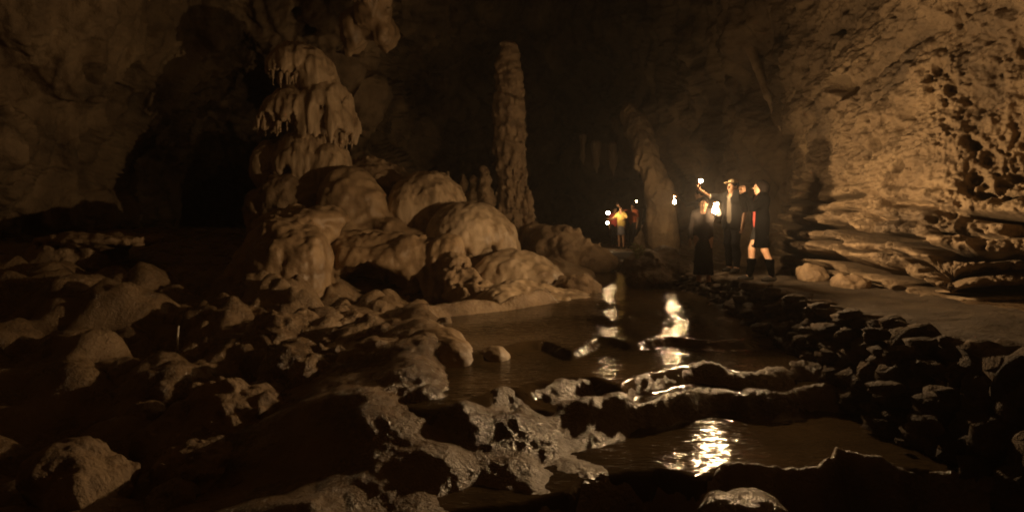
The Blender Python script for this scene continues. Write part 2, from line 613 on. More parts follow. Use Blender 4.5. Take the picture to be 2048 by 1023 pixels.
# ------------------------------------------------------------------ ground with stepped rimstone pools
XR_Y = np.array([0, 4, 5.4, 6.8, 10, 12, 14.5, 17, 19, 21]); XR_X = np.array([3.0, 2.95, 2.85, 2.9, 3.0, 2.85, 2.5, 2.35, 2.2, 1.9])
XL_Y = np.array([0, 4.3, 4.95, 5.43, 6.9, 8.4, 8.7, 9.6, 12.2, 14.5, 17, 19, 21]); XL_X = np.array([-.9, -.75, -.6, -.42, -.5, -.75, -.35, .9, 1.1, 1.6, 1.7, 1.8, 1.9])
# crest lines across the stream: x -> y, water level above, level below
LINES = [
    ([-2, 0.8, 1.2, 1.6, 2.1, 2.6, 3.2], [9.7, 9.7, 9.85, 9.6, 9.9, 9.7, 10.0], 0.80, 0.74),
    ([-2, -0.2, .4, 1.0, 1.3, 1.7, 2.3, 3.2], [7.2, 7.6, 8.3, 8.7, 8.4, 8.75, 8.4, 8.7], 0.74, 0.68),
    ([-1, -.3, 0, .35, .62, 1.0, 1.3, 1.75, 2.3, 3.2], [6.1, 6.6, 6.9, 7.1, 6.6, 7.3, 7.0, 7.35, 7.0, 7.3], 0.68, 0.60),
    ([-1, -.37, -.1, .33, .71, .95, 1.31, 1.76, 2.3, 3.2], [4.8, 4.95, 5.35, 5.48, 5.72, 5.49, 5.95, 6.17, 6.0, 6.2], 0.60, 0.47),
    ([-1, -.5, 0, .4, .8, 1.15, 1.45, 1.8, 2.4, 3.2], [4.5, 4.62, 5.08, 5.28, 5.38, 5.30, 5.62, 5.70, 5.65, 5.9], 0.47, 0.30),
    ([-1, .11, .4, .6, .77, 1.0, 1.2, 1.48, 1.85, 2.18, 2.41, 2.57, 2.86, 3.2], [3.55, 3.80, 4.02, 4.20, 4.27, 4.35, 4.12, 4.35, 4.31, 4.37, 4.58, 4.36, 4.15, 4.1], 0.30, -0.15),
]


def lines_at(x, y):
    for k, (lx, ly, up, dn) in enumerate(LINES):
        jig = 0.34 * perlin(np.stack([x * 1.5, np.full_like(x, k * 3.1), x * 0], 1), 40) * (1 if k < 4 else .4) + 0.12 * perlin(np.stack([x * 4, y * 1.0 + k, x * 0], 1), 42) + 0.035 * perlin(np.stack([x * 9, y * 0 + k, x * 0], 1), 41)
        yield k, np.interp(x, lx, ly) + jig - y, up, dn


def water_level(x, y):
    w = np.full(len(x), LINES[0][2])
    for k, s, up, dn in lines_at(x, y):
        w = w + (dn - up) * (sm(-0.25, 0.75, s) if k < 2 else sm(-0.03, 0.26, s))
    return w


def ground_z(x, y, detail=True):
    P3 = np.stack([x, y, np.zeros_like(x)], 1)
    n1 = fbm(P3 * 1.1, 4, 60)
    n2 = fbm(P3 * 4.5, 4, 61) if detail else 0 * x
    # stream bed
    bed = np.full(len(x), LINES[0][2])
    crest = np.zeros(len(x))
    rough = np.zeros(len(x))
    pool = np.full(len(x), 1.0)
    for k, s, up, dn in lines_at(x, y):
        wd = (0.18, 0.2, 0.24, 0.36, 0.4, 0.4)[k]
        cs = (0.42, 0.48, 0.60, .8, .85, 1.0)[k]
        if k == 4:
            wd = np.where(x < .95, 1.15 - 0.55 * sm(0.2, .95, x), 0.32)
        if k == 5:
            wd = np.where(x < 0.2, 0.8, 0.32)
        t = sm(0, 1, np.clip(s / wd, 0, 1)) * 0.75 + 0.25 * np.clip(s / wd, 0, 1)
        bed = bed + (dn - up) * t
        hump = np.exp(-np.where(s > 0, (s / (wd * 0.8)) ** 2, (s / 0.10) ** 2))
        gap = 0.5 + 1.1 * perlin(np.stack([x * 1.7, np.full_like(x, k * 5.3), x * 0], 1), 45)
        crest = np.maximum(crest, hump * np.clip(0.55 + gap, 0.15, 1.25) * (cs * 1.0 + .12))
        rough = np.maximum(rough, hump)
    T = bed - 0.10 + crest * (0.112 + 0.02 * n1) + rough * (0.055 * fbm(P3 * np.array([5.0, 3.2, 1]), 4, 64, gain=.6) + .024 * fbm(P3 * np.array([14., 10., 1]), 3, 67)) + 0.03 * n1
    lob = sm(1.1, 0.5, x) * sm(5.5, 5.2, y)
    T = T + lob * (0.10 * fbm(P3 * 2.2, 3, 66) + 0.28 * np.clip(.34 - worley(P3 * 2.1 + .2 * np.stack([n1, n2, n1], 1), 19) ** 2, -.1, .5))
    # banks
    xr = np.interp(y, XR_Y, XR_X) + 0.06 * n1
    xl = np.interp(y, XL_Y, XL_X) + 0.16 * n1
    lump = np.clip(0.42 - worley(P3 * 1.25 + 0.25 * np.stack([n1, n2, n1], 1), 14) ** 2, -.15, .6) * 0.95 + np.clip(.36 - worley(P3 * 3.1 + .2 * np.stack([n2, n1, n1], 1), 15) ** 2, -.15, .6) * .30
    w0 = water_level(x, y)
    zl = -0.15 + 0.085 * np.clip(y - 4, 0, 9) + 0.5 * sm(11, 16, y) + 0.05 * np.clip(-x - 1, 0, 8) * sm(3, 7, y) + 0.06 * n1 + 0.03 * n2 + lump * (1 - .75 * sm(10, 12.5, y))
    zl = zl + .28 * sm(8.2, 9.2, y + .4 * n1) * sm(-2.6, -3.6, x)
    ed = np.clip(xl - x, 0, 5)
    zl = np.maximum(zl, w0 + 0.10 + .05 * n1 + .25 * lump - 0.30 * np.clip(ed - .5, 0, 5) - 3 * sm(2.2, 3.2, ed))
    zr = 1.04 + 0.04 * n1 + 0.012 * n2 + 0.0 * x
    far = sm(16.5, 19.5, y)
    bl = sm(0.0, 0.45, xl - x)
    brt = sm(0.24, 0.46, x - xr)
    zc = T * (1 - far) + (1.12 + 0.12 * n1) * far
    Z = zc * (1 - bl) + zl * bl
    Z = Z * (1 - brt) + zr * brt
    return Z


gx = ang_axis([(-17, -5, .15), (-5, -1.2, .045), (-1.2, 3.2, .016), (3.2, 6.6, .05), (6.6, 12, .2)])
gy = ang_axis([(-6, 2.6, .4), (2.6, 3.4, .05), (3.4, 7.4, .016), (7.4, 11.5, .035), (11.5, 20, .07), (20, 42, .4)])
X, Y = np.meshgrid(gx, gy, indexing='ij')
Z = ground_z(X.ravel(), Y.ravel())
Zg = Z.reshape(X.shape).copy()
Zs = Zg.copy()
for _ in range(48):
    Zs[1:-1, 1:-1] = (Zs[1:-1, 1:-1] * 2 + Zs[2:, 1:-1] + Zs[:-2, 1:-1] + Zs[1:-1, 2:] + Zs[1:-1, :-2]) / 6
_m = sm(1.5, 0.7, X) * sm(7.4, 6.6, Y)
_P = np.stack([X.ravel(), Y.ravel(), Zs.ravel()], 1)
_wq = worley(_P * np.array([7.5, 6.0, 7.5]) + .4 * perlin(_P * 3, 6)[:, None], 16) ** 2
_rip = (0.020 * fbm(_P * np.array([13, 9, 13.]), 3, 68) + .020 * (.3 - _wq)).reshape(X.shape)
Z = (Zg * (1 - _m) + (Zs + _rip) * _m).ravel()
i = np.arange(X.size).reshape(X.shape)
q = np.stack([i[:-1, :-1], i[1:, :-1], i[1:, 1:], i[:-1, 1:]], -1).reshape(-1, 4)
g = mesh_np('cave_floor', np.stack([X.ravel(), Y.ravel(), Z], 1), q, M['floor'])
g.data.materials.append(M['boulder'])
_xc, _yc = X.ravel()[q].mean(1), Y.ravel()[q].mean(1)
g.data.polygons.foreach_set('material_index', ((_xc < np.interp(_yc, XL_Y, XL_X) - .12) | (_xc > np.interp(_yc, XR_Y, XR_X) + .2)).astype(np.int32))
g['kind'] = 'structure'


def gz(x, y):
    return float(ground_z(np.array([float(x)]), np.array([float(y)]))[0])


wx = ang_axis([(-1.4, 3.25, .03)])
wy = ang_axis([(2.6, 11, .03), (11, 20, .1)])
X, Y = np.meshgrid(wx, wy, indexing='ij')
xf, yf = X.ravel(), Y.ravel()
Zw = water_level(xf, yf) + 0.004 * perlin(np.stack([xf * 5, yf * 8, xf * 0], 1), 80)
i = np.arange(X.size).reshape(X.shape)
q = np.stack([i[:-1, :-1], i[1:, :-1], i[1:, 1:], i[:-1, 1:]], -1).reshape(-1, 4)
xr = np.interp(yf, XR_Y, XR_X) + 0.2
xl = np.interp(yf, XL_Y, XL_X) - 0.35
inside = (xf < xr) & (xf > xl + .12)
q = q[inside[q].all(1)]
used = np.unique(q)
rm = np.full(X.size, -1)
rm[used] = np.arange(len(used))
w = mesh_np('water', np.stack([xf, yf, Zw], 1)[used], rm[q], M['water'])
w['kind'] = 'structure'

# footpath behind the stone wall, a sheet over the floor
py_ = ang_axis([(2.6, 20, .06)])
rows = []
for yv in py_:
    a = np.interp(yv, XR_Y, XR_X) + 0.55
    b = np.interp(yv, [2.6, 6, 8, 10, 12, 14, 20], [5.4, 5.5, 5.4, 5.3, 5.3, 4.8, 4.0])
    rows.append([(a + (b - a) * t, yv) for t in np.linspace(0, 1, 40)])
XY = np.array(rows).reshape(-1, 2)
zz = 1.075 + 0.07 * fbm(np.stack([XY[:, 0], XY[:, 1], XY[:, 0] * 0], 1) * 0.9, 3, 99) + 0.04 * fbm(np.stack([XY[:, 0], XY[:, 1], XY[:, 0] * 0], 1) * 4, 4, 98)
i = np.arange(len(XY)).reshape(len(py_), 40)
q = np.stack([i[:-1, :-1], i[:-1, 1:], i[1:, 1:], i[1:, :-1]], -1).reshape(-1, 4)
pth = mesh_np('path', np.column_stack([XY, zz]), q, M['path'])
pth['kind'] = 'structure'


# ------------------------------------------------------------------ rock formations
def E(px, py, Y, hw, hh, d):
    return ell(at(px, py, Y), (hw * Y / F, d, hh * Y / F))


def B(px, py, Y, hw, hh, d, drop, fringe=0.12, fs=7.0, seed=0):
    """px,py,hw,hh in photo pixels at distance Y; drop (in pixels) is how far the rim hangs below the centre"""
    return bell(at(px, py, Y), (hw * Y / F, d, hh * Y / F), drop * Y / F, fringe, fs, seed)


def Cp(x0, y0, x1, y1, Y, r0, r1, Y1=None):
    Y1 = Y if Y1 is None else Y1
    return cap(at(x0, y0, Y), at(x1, y1, Y1), r0 * Y / F, r1 * Y1 / F)


def d_flute(a=0.05, s=5.5, seed=0, lump=0.06, ls=1.4, fine=0.028):
    def f(P):
        q = np.stack([P[:, 0] * s, P[:, 1] * s, P[:, 2] * s * 0.10], 1)
        return a * fbm(q, 3, seed, gain=.6) * 1.6 + lump * fbm(P * ls, 3, seed + 5) * 1.6 + fine * fbm(P * 9, 3, seed + 9)
    return f


def d_lump(a=0.12, s=1.8, seed=0, fine=0.03, fs=8):
    def f(P):
        return a * fbm(P * s, 4, seed) * 1.6 + fine * fbm(P * fs, 3, seed + 3) * 1.4
    return f


def d_knob(a=0.10, s=4.0, seed=0, lump=.1, ls=1.3):
    def f(P):
        return a * (worley(P * s + 0.3 * np.stack([perlin(P * 3, seed), perlin(P * 3, seed + 1), perlin(P * 3, seed + 2)], 1), seed) - 0.5) + lump * fbm(P * ls, 4, seed) * 1.5 + a * .25 * fbm(P * 12, 3, seed + 8)
    return f


def rockmesh(name, prims, mat, h, k=0.15, disp=None, cut=None, parent=None, loc=None):
    V, Q = build_sdf(prims, h, k, disp, cut=cut)
    V = np.asarray(V)
    if loc is None and parent is None:
        loc = (V[:, 0].mean(), V[:, 1].mean(), V[:, 2].min())
    if parent is not None:
        loc = None
        V = V - np.array(parent.location)
    return mesh_np(name, V, Q, mat, parent=parent, loc=loc)


# --- the tall stacked flowstone tower on the left
YT = 14.6
base = at(620, 440, YT)
tower = tag(empty('flowstone_tower', tuple(base)), 'tall tower of stacked drip-fringed flowstone caps, left of the thin column', 'flowstone')
rockmesh('top_cap', [B(596, 150, YT, 60, 62, 0.75, -2, 0.12, 7, 1), B(640, 170, YT, 40, 55, 0.6, 22, 0.12, 7, 2), Cp(620, 150, 640, 200, YT + .1, 30, 36), Cp(600, 130, 612, 230, YT + .25, 34, 50)],
         M['flute'], 0.034, 0.25, d_flute(0.07, 6, 11), parent=tower)
rockmesh('middle_tier', [B(590, 235, YT - .1, 62, 60, 0.75, 0, 0.16, 7, 4), B(655, 215, YT, 48, 55, .8, 5, .1, 7, 5), B(672, 262, YT - .1, 46, 66, .75, 12, .22, 7, 6), B(622, 255, YT - .45, 30, 45, .4, 20, .14, 8, 8),
                         Cp(622, 180, 626, 330, YT + .3, 44, 50), B(545, 262, YT, 36, 40, .5, 0, .1, 8, 9), B(640, 280, YT - .3, 18, 36, .3, 30, .1, 8, 12)],
         M['flute'], 0.034, 0.18, d_flute(0.08, 6, 23), parent=tower)
rockmesh('lower_tier', [B(615, 335, YT, 66, 76, .9, 46, .16, 6, 14), B(662, 350, YT - .2, 44, 64, .7, 40, .14, 6, 15), B(545, 335, YT + .1, 40, 55, .6, 40, .14, 6, 16),
                        Cp(615, 300, 612, 440, YT + .2, 50, 66), Cp(572, 320, 568, 400, YT - .4, 14, 16)],
         M['flute'], 0.034, 0.2, d_flute(0.07, 5, 31), parent=tower, cut=[E(575, 345, YT - .75, 13, 13, .4)])
rockmesh('foot', [E(595, 400, YT - .2, 75, 55, 1.0), E(540, 420, YT, 50, 50, .8), E(640, 400, YT - .3, 50, 50, .9), E(600, 470, YT, 100, 70, 1.2)], M['rough'], 0.04, 0.2, d_knob(0.12, 3.5, 41, .16), parent=tower)
# hanging drips under each cap of the tower
rng = random.Random(3)
for nm, n, x0, x1, yy, YY in (('drip_fringe', 16, 545, 600, 146, YT - .45), ('drip_fringe', 18, 640, 712, 272, YT - .5), ('drip_fringe', 14, 515, 610, 240, YT - .55)):
    pr = []
    for _ in range(n):
        x = rng.uniform(x0, x1)
        L = rng.uniform(10, 34)
        yb = yy + rng.uniform(-10, 6)
        dy = rng.uniform(-.12, .25)
        pr.append(Cp(x, yb, x + rng.uniform(-1, 1), yb + L, YY + dy, rng.uniform(2.6, 4.5), 1.2))
    rockmesh(nm, pr, M['flute'], 0.024, 0.06, d_flute(0.01, 7, 5, .01), parent=tower)

# --- knobbly outcrops behind and beside the tower
o = rockmesh('rock_outcrop', [E(745, 365, 15.6, 66, 46, 1.0), E(790, 375, 15.4, 40, 34, .8), E(700, 345, 15.8, 30, 28, .6)], M['rough'], 0.04, 0.2, d_knob(0.16, 4.0, 50, .14))
tag(o, 'rough knobbly outcrop just right of the tower foot, behind the first dome', 'rock')
o = rockmesh('flowstone_drape', [B(700, 405, 13.8, 62, 72, .9, 65, .1, 6, 3), E(665, 455, 13.6, 60, 40, .8), E(745, 440, 13.5, 36, 60, .6), E(780, 462, 13.3, 34, 34, .6), E(700, 470, 13.5, 80, 40, .9), E(800, 492, 13.3, 90, 36, .8), E(840, 515, 13.0, 60, 36, .6)],
             M['brown'], 0.036, 0.22, d_knob(0.05, 5.0, 52, .12))
tag(o, 'pitted brown flowstone drape between the tower and the two domes', 'flowstone')

# --- two big domes and the aprons under them
o = rockmesh('flowstone_dome', [B(858, 425, 14.4, 78, 84, 1.0, 62, .14, 6, 21), B(812, 430, 14.0, 42, 62, .7, 55, .18, 7, 22), E(860, 480, 14.4, 90, 50, 1.0), Cp(830, 430, 822, 510, 13.6, 8, 9), Cp(850, 440, 852, 505, 13.55, 7, 8)],
             M['flute'], 0.036, 0.25, d_flute(0.05, 5.5, 61, .06), cut=[E(862, 492, 13.1, 22, 26, .5)])
tag(o, 'round fluted dome with dripping curtain, the higher of the two big domes', 'flowstone')
o = rockmesh('flowstone_dome', [B(938, 480, 13.4, 90, 76, 1.15, 18, .10, 6, 25), E(1000, 510, 13.5, 40, 60, .7), Cp(940, 470, 955, 560, 13.9, 56, 74), E(975, 545, 13.25, 62, 48, .7)],
             M['flow'], 0.034, 0.3, d_flute(0.035, 6, 65, .06, 1.5))
tag(o, 'large smooth pale dome with a short drip line, lower right of the fluted dome', 'flowstone')
o = rockmesh('flowstone_mound', [E(1035, 560, 12.4, 78, 58, .9), E(1085, 575, 12.2, 46, 44, .8), E(985, 570, 12.2, 40, 46, .6)], M['flow'], 0.034, 0.3, d_flute(0.03, 6, 69, .09, 1.7))
tag(o, 'low pale flowstone mound at the right foot of the smooth dome', 'flowstone')
o = rockmesh('flowstone_apron', [E(1060, 615, 10.6, 130, 38, 1.1), E(1140, 612, 10.4, 66, 22, .8), E(1010, 610, 10.3, 64, 44, .7), B(1045, 600, 10.6, 60, 36, .6, 18, .05, 8, 3), E(1100, 640, 9.6, 90, 14, .5)],
             M['flow'], 0.03, 0.2, d_flute(0.035, 7, 73, .06, 1.6))
tag(o, 'low pale flowstone apron sloping into the stream below the mound', 'flowstone')

# --- left lower mounds, the dark grotto with its two pillars
o = rockmesh('flowstone_mound', [E(575, 540, 11.2, 86, 84, 1.0), E(630, 545, 11.0, 45, 92, .7), E(520, 560, 11.1, 40, 60, .7), E(590, 470, 11.6, 80, 30, .9), E(560, 610, 10.8, 90, 26, .7), E(500, 545, 11.4, 26, 46, .5), E(520, 605, 10.8, 60, 26, .6), E(600, 612, 10.9, 60, 20, .6), E(610, 440, 12.0, 90, 26, .8)],
             M['brown'], 0.036, 0.2, d_flute(0.08, 2.8, 81, .17, 1.2))
tag(o, 'broad brown mound in long folds below the tower, left of the grotto', 'flowstone')
o = rockmesh('grotto_rock', [E(760, 520, 12.4, 118, 56, 1.0), E(840, 535, 12.3, 70, 66, .8), E(700, 500, 12.6, 70, 40, .8), E(880, 600, 12.1, 46, 66, .6), Cp(818, 545, 812, 632, 11.6, 15, 17), Cp(848, 550, 850, 640, 11.6, 15, 22), Cp(880, 560, 905, 645, 11.6, 22, 30),
                             E(760, 625, 12.9, 120, 30, .6), E(640, 560, 12.8, 40, 60, .5), E(890, 520, 11.9, 40, 50, .5), E(800, 500, 12.0, 40, 34, .5), E(720, 600, 13.5, 110, 70, .4)],
             M['brown'], 0.034, 0.14, d_flute(0.07, 3.5, 84, .12, 1.6), cut=[E(728, 572, 11.4, 84, 44, 1.2), E(831, 590, 11.2, 7, 34, .6)])
tag(o, 'overhanging brown rock with a dark grotto and two stubby pillars', 'rock')
o = rockmesh('rubble_bank', [E(955, 600, 10.9, 46, 46, .6), E(925, 575, 11.2, 36, 42, .5), E(985, 625, 10.6, 36, 30, .5), E(910, 540, 11.5, 30, 34, .5)], M['rough'], 0.028, 0.1, d_knob(0.14, 5.5, 88, .12, 2))
tag(o, 'rough dark knobbly bank at the water below the smooth dome', 'rock')
o = rockmesh('rock_lump', [E(905, 650, 10.2, 30, 46, .4), E(880, 660, 10.1, 26, 30, .3)], M['boulder'], 0.026, 0.1, d_lump(0.10, 3, 90))
tag(o, 'wet brown lump of rock at the foot of the grotto pillars', 'rock')

# --- the tall thin column and the small stalagmites round it
YC = 17.6
cb = at(1022, 500, YC)
colm = []
xs = [(1017, 98), (1016, 150), (1018, 220), (1020, 300), (1023, 380), (1026, 440), (1030, 510)]
rs = [16, 27, 29, 30, 29, 29, 34]
for (a, ra), (b, rb) in zip(zip(xs, rs), list(zip(xs, rs))[1:]):
    colm.append(Cp(a[0], a[1], b[0], b[1], YC, ra, rb))


def d_column(P):
    spread = sm(3.2, 1.2, P[:, 2])
    wz = P[:, 2] + .25 * fbm(P * 1.3, 3, 2)
    ring = np.stack([P[:, 0] * 1.6, P[:, 1] * 1.6, wz * 6], 1)
    drip = np.stack([P[:, 0] * 6, P[:, 1] * 6, P[:, 2] * 1.5], 1)
    low = sm(5.2, 2.5, P[:, 2])
    kn = worley(P * np.array([4.8, 4.8, 3.4]) + .3 * perlin(P * 4, 6)[:, None], 5)
    return -.10 * spread + 0.07 * fbm(ring, 3, 3) * 1.5 + (0.09 + 0.14 * low) * fbm(drip, 4, 7, gain=.65) * 1.5 + 0.14 * fbm(P * np.array([1.6, 1.6, 1.1]), 3, 9) + (.05 + .13 * low) * (kn - .5)


o = rockmesh('stalagmite_column', colm, M['rough'], 0.036, 0.1, d_column)
tag(o, 'tall thin ringed stalagmite column standing at the middle of the cave', 'stalagmite')
GS = 'small stalagmites round the tall column'
for (x, yt, yb, w, YY, lab) in ((970, 330, 470, 16, 17.0, 'slender knobbly stalagmite touching the left side of the tall column'),
                                (948, 345, 470, 15, 17.2, 'stubby stalagmite second to the left of the tall column'),
                                (926, 344, 450, 11, 17.4, 'short pale-tipped stalagmite third to the left of the tall column'),
                                (896, 340, 420, 4.2, 17.6, 'thin white needle stalagmite farthest left of the tall column'),
                                (1058, 378, 500, 9, 17.4, 'short dark stalagmite against the right side of the tall column')):
    pr = [Cp(x, yt + w, x + 1, (yt + yb) / 2, YY, w * .7, w), Cp(x + 1, (yt + yb) / 2, x + 2, yb + 30, YY, w, w * 1.5)]
    o = rockmesh('stalagmite', pr, M['rough' if w > 5 else 'flow'], 0.028 if w > 5 else .02, 0.08, d_knob(0.10 if w > 5 else .01, 5.5, int(x), .10 if w > 5 else .01, 2.2))
    tag(o, lab, 'stalagmite', GS)

# --- mound behind the stream, leaning pillar and its block
o = rockmesh('rock_mound', [E(1120, 505, 16.6, 66, 56, 1.0), E(1080, 480, 17.2, 40, 34, .7), E(1175, 525, 16.0, 56, 32, .8), E(1090, 540, 15.5, 50, 30, .8)], M['rough'], 0.04, 0.2, d_knob(0.14, 2.8, 95, .16, 1.6))
tag(o, 'rounded rubble mound at the right foot of the tall column', 'rock')
o = rockmesh('flowstone_apron', [E(1130, 552, 14.2, 60, 20, .8), E(1090, 548, 14.5, 60, 26, .8)], M['flow'], 0.034, 0.2, d_flute(0.03, 5, 96))
tag(o, 'pale flowstone lip at the head of the stream, before the rubble mound', 'flowstone')
YP = 17.0
o = rockmesh('leaning_pillar', [Cp(1278, 255, 1300, 330, YP + 1.5, 22, 26, YP + .5), Cp(1300, 330, 1322, 400, YP + .5, 24, 26, YP), Cp(1322, 400, 1325, 500, YP, 28, 30), Cp(1260, 230, 1280, 262, YP + 2.2, 22, 24, YP + 1.5), E(1334, 400, YP, 17, 46, .4), Cp(1318, 420, 1300, 490, YP + .5, 22, 30)],
             M['wall'], 0.036, 0.1, d_flute(0.07, 3.5, 97, .12, 1.2, .03))
tag(o, 'leaning lit rock pillar with a notched top behind the walkers', 'rock')
# pale rib running down the right wall
pts = [(1452, -30), (1475, 30), (1500, 90), (1525, 150), (1545, 210), (1560, 262)]
_a, _b = wall_at(*pts[0], .10), wall_at(*pts[-1], .06)
wp = [_a + (_b - _a) * t for t in np.linspace(0, 1, 6)]
rr = [0.20, 0.17, 0.14, 0.11, 0.08, 0.05]
prr = [cap(wp[j], wp[j + 1], rr[j], rr[j + 1]) for j in range(len(wp) - 1)]
o = rockmesh('flowstone_rib', prr, M['flow'], 0.03, 0.1, d_lump(0.03, 2, 98, .01))
tag(o, 'long straight pale rib of flowstone slanting down the upper right wall', 'flowstone')
# stalactites hanging from the dim roof
for (x, y, YY, w, L, lab) in ((1192, 350, 31, 5, 16, 'faint pale stalactite hanging over the far yellow-shirted walker'),
                              (1226, 352, 30.5, 4.5, 22, 'faint stalactite just left of the leaning pillar top'),
                              (1165, 335, 32, 4, 14, 'dim stalactite left of the two over the far walkers')):
    a = at(x, y - 60, YY)
    b = at(x + 2, y + L - 20, YY)
    o = rockmesh('stalactite', [cap(a, at(x, y - 20, YY), w * 2.0 * YY / F, w * 1.2 * YY / F), cap(at(x, y - 20, YY), b, w * 1.2 * YY / F, 0.04)], M['flute'], 0.05, 0.1, d_flute(0.05, 3, int(x)))
    tag(o, lab, 'stalactite', 'dim stalactites over the far walkers')
# dark hanging mass of the roof, upper middle
o = rockmesh('hanging_rock', [E(748, 20, 15.6, 34, 60, .9), E(712, 60, 15.8, 20, 46, .6), Cp(700, 40, 694, 112, 15.8, 14, 5), E(770, 60, 15.6, 18, 36, .6), E(740, -80, 15.0, 50, 90, 1.2)], M['brown'], 0.045, 0.2, d_flute(0.1, 3, 100, .14, 1.2))
tag(o, 'dark jagged rock hanging from the roof between tower and column', 'rock')

# --- boulders and wet lumps in the foreground
BOULD = [
    ('orange-brown angular boulder on the far edge of the left terrace', [E(640, 655, 8.7, 46, 42, .35), E(665, 680, 8.6, 44, 24, .3), E(690, 690, 8.6, 32, 14, .25)], 'boulder', 0.10, 3.0),
    ('dark glinting boulder left of the orange-brown one', [E(560, 690, 7.9, 70, 62, .5), E(520, 720, 7.7, 50, 44, .4), E(600, 665, 8.2, 40, 40, .4)], 'boulder', 0.12, 3.2),
    ('big smooth wet boulder at the left bank, lit on its right cheek', [E(760, 770, 6.5, 96, 92, .55), E(830, 740, 6.7, 80, 66, .5), E(790, 810, 6.2, 60, 60, .35), E(850, 730, 6.4, 30, 50, .3)], 'boulder', 0.07, 2.4),
    ('smooth dark boulder leaning over the upper pool', [E(895, 735, 6.5, 66, 58, .45), E(930, 760, 6.3, 34, 50, .3), E(870, 690, 6.9, 60, 36, .4)], 'brown', 0.05, 2.2),
    ('pale lit stone standing in the upper pool', [E(990, 728, 6.5, 34, 34, .22), E(965, 745, 6.4, 22, 26, .18)], 'flow', 0.05, 4.0),
    ('draped lump with two hanging folds below the dark glinting boulder', [E(650, 775, 6.3, 40, 56, .35), E(665, 840, 6.0, 36, 60, .35), E(620, 800, 6.2, 40, 90, .4)], 'boulder', 0.08, 3.4),
    ('low dark cobble squeezed under the leaning boulder', [E(900, 815, 5.6, 52, 40, .3), E(945, 800, 5.7, 26, 30, .2)], 'brown', 0.04, 3.0),
    ('ridged wet lump streaked with highlights beside the cascade', [E(905, 890, 4.95, 38, 60, .25), E(925, 950, 4.7, 34, 70, .25), E(880, 850, 5.2, 24, 40, .2)], 'boulder', 0.06, 4.0),
    ('tall brown hump in the middle of the foreground', [E(760, 900, 4.9, 70, 76, .35), E(740, 970, 4.6, 100, 90, .45), E(820, 960, 4.6, 50, 70, .3)], 'brown', 0.07, 2.6),
    ('broad dim mound at the bottom, left of the brown hump', [E(620, 985, 4.5, 110, 62, .45), E(690, 1000, 4.3, 60, 50, .35)], 'boulder', 0.08, 3.0),
    ('round pebbled boulder with many glints, left foreground', [E(460, 840, 5.6, 104, 76, .5), E(520, 860, 5.5, 50, 66, .4)], 'rough', 0.09, 4.2),
    ('glinting round boulder nearest below the pebbled one', [E(400, 945, 4.7, 76, 62, .35), E(440, 970, 4.6, 46, 60, .3)], 'rough', 0.07, 4.6),
    ('upright dim stone on the left terrace edge', [E(262, 765, 6.8, 40, 52, .3), E(240, 740, 7.0, 40, 26, .25)], 'boulder', 0.07, 3.4),
    ('small rounded stone below the upright dim stone', [E(290, 835, 5.6, 34, 32, .2)], 'boulder', 0.05, 4.4),
    ('low stone at the bottom edge, left of centre', [E(345, 1005, 4.2, 44, 44, .22)], 'boulder', 0.05, 4.4),
    ('rough boulder filling the bottom left corner', [E(180, 985, 4.2, 66, 64, .35), E(130, 940, 4.3, 60, 60, .35)], 'rough', 0.06, 4.0),
    ('flat-topped boulder at the bottom edge below the big pool', [E(1495, 1020, 3.75, 76, 32, .2), E(1440, 1030, 3.7, 40, 26, .15)], 'boulder', 0.04, 5.0),
    ('knobbly boulder pair under the orange-brown one', [E(555, 760, 6.9, 44, 44, .35), E(590, 735, 7.0, 30, 30, .3)], 'rough', 0.08, 4.0),
    ('jagged dark boulder in mid stream at the end of the apron', [E(1165, 575, 11.2, 40, 26, .35), E(1190, 600, 10.9, 24, 24, .25), E(1135, 568, 11.3, 26, 18, .3)], 'rough', 0.14, 3.2),
    ('large boulder with a leafy sprig at the head of the stone wall', [E(1292, 535, 12.0, 42, 40, .5), E(1330, 530, 12.2, 40, 34, .5), E(1300, 560, 11.8, 46, 26, .4), E(1360, 545, 12, 40, 26, .4)], 'stone', 0.14, 2.8),
    ('dark half-sunk stone in the upper pool near the pale lit stone', [E(1035, 690, 7.4, 32, 12, .2)], 'rough', 0.05, 4.0),
    ('low stone on the path foot of the right wall, lit from the left', [E(1622, 550, 10.3, 28, 20, .3)], 'rough', 0.08, 4.0),
    ('pale rubble stone under the right wall ledges, beyond the path', [E(1700, 570, 9.2, 36, 18, .3)], 'rough', 0.08, 4.0),
]
o = rockmesh('flowstone_bank', [E(760, 800, 6.3, 150, 90, .6), E(640, 780, 6.9, 120, 110, .7), E(860, 770, 6.4, 110, 70, .5), E(700, 900, 5.5, 150, 100, .55), E(840, 900, 5.1, 90, 90, .45), E(560, 850, 6.2, 130, 100, .6),
                                E(780, 1000, 4.7, 150, 90, .5), E(560, 960, 5.0, 150, 90, .55), E(420, 900, 5.4, 130, 90, .6), E(520, 740, 7.8, 120, 70, .7), E(700, 700, 8.0, 130, 46, .7), E(820, 690, 7.6, 100, 40, .6), E(330, 800, 6.6, 120, 80, .7), E(600, 660, 9.2, 160, 40, .8), E(760, 655, 9.4, 120, 30, .7)],
             M['boulder'], 0.024, 0.22, lambda P: 0.16 * fbm(P * np.array([1.6, 1.6, 1.1]), 3, 150) * 1.6 + .30 * (worley(P * np.array([1.9, 1.9, 1.5]) + .3 * np.stack([perlin(P * 1.5, 1), perlin(P * 1.5, 2), perlin(P * 1.5, 3)], 1), 151) ** 2 - .33) + .03 * fbm(np.stack([P[:, 0] * 7, P[:, 1] * 7, P[:, 2] * 3.2], 1), 3, 152) + .035 * (worley(P * np.array([7., 7., 4.5]), 154) ** 2 - .3) + .02 * fbm(P * 14, 2, 153))
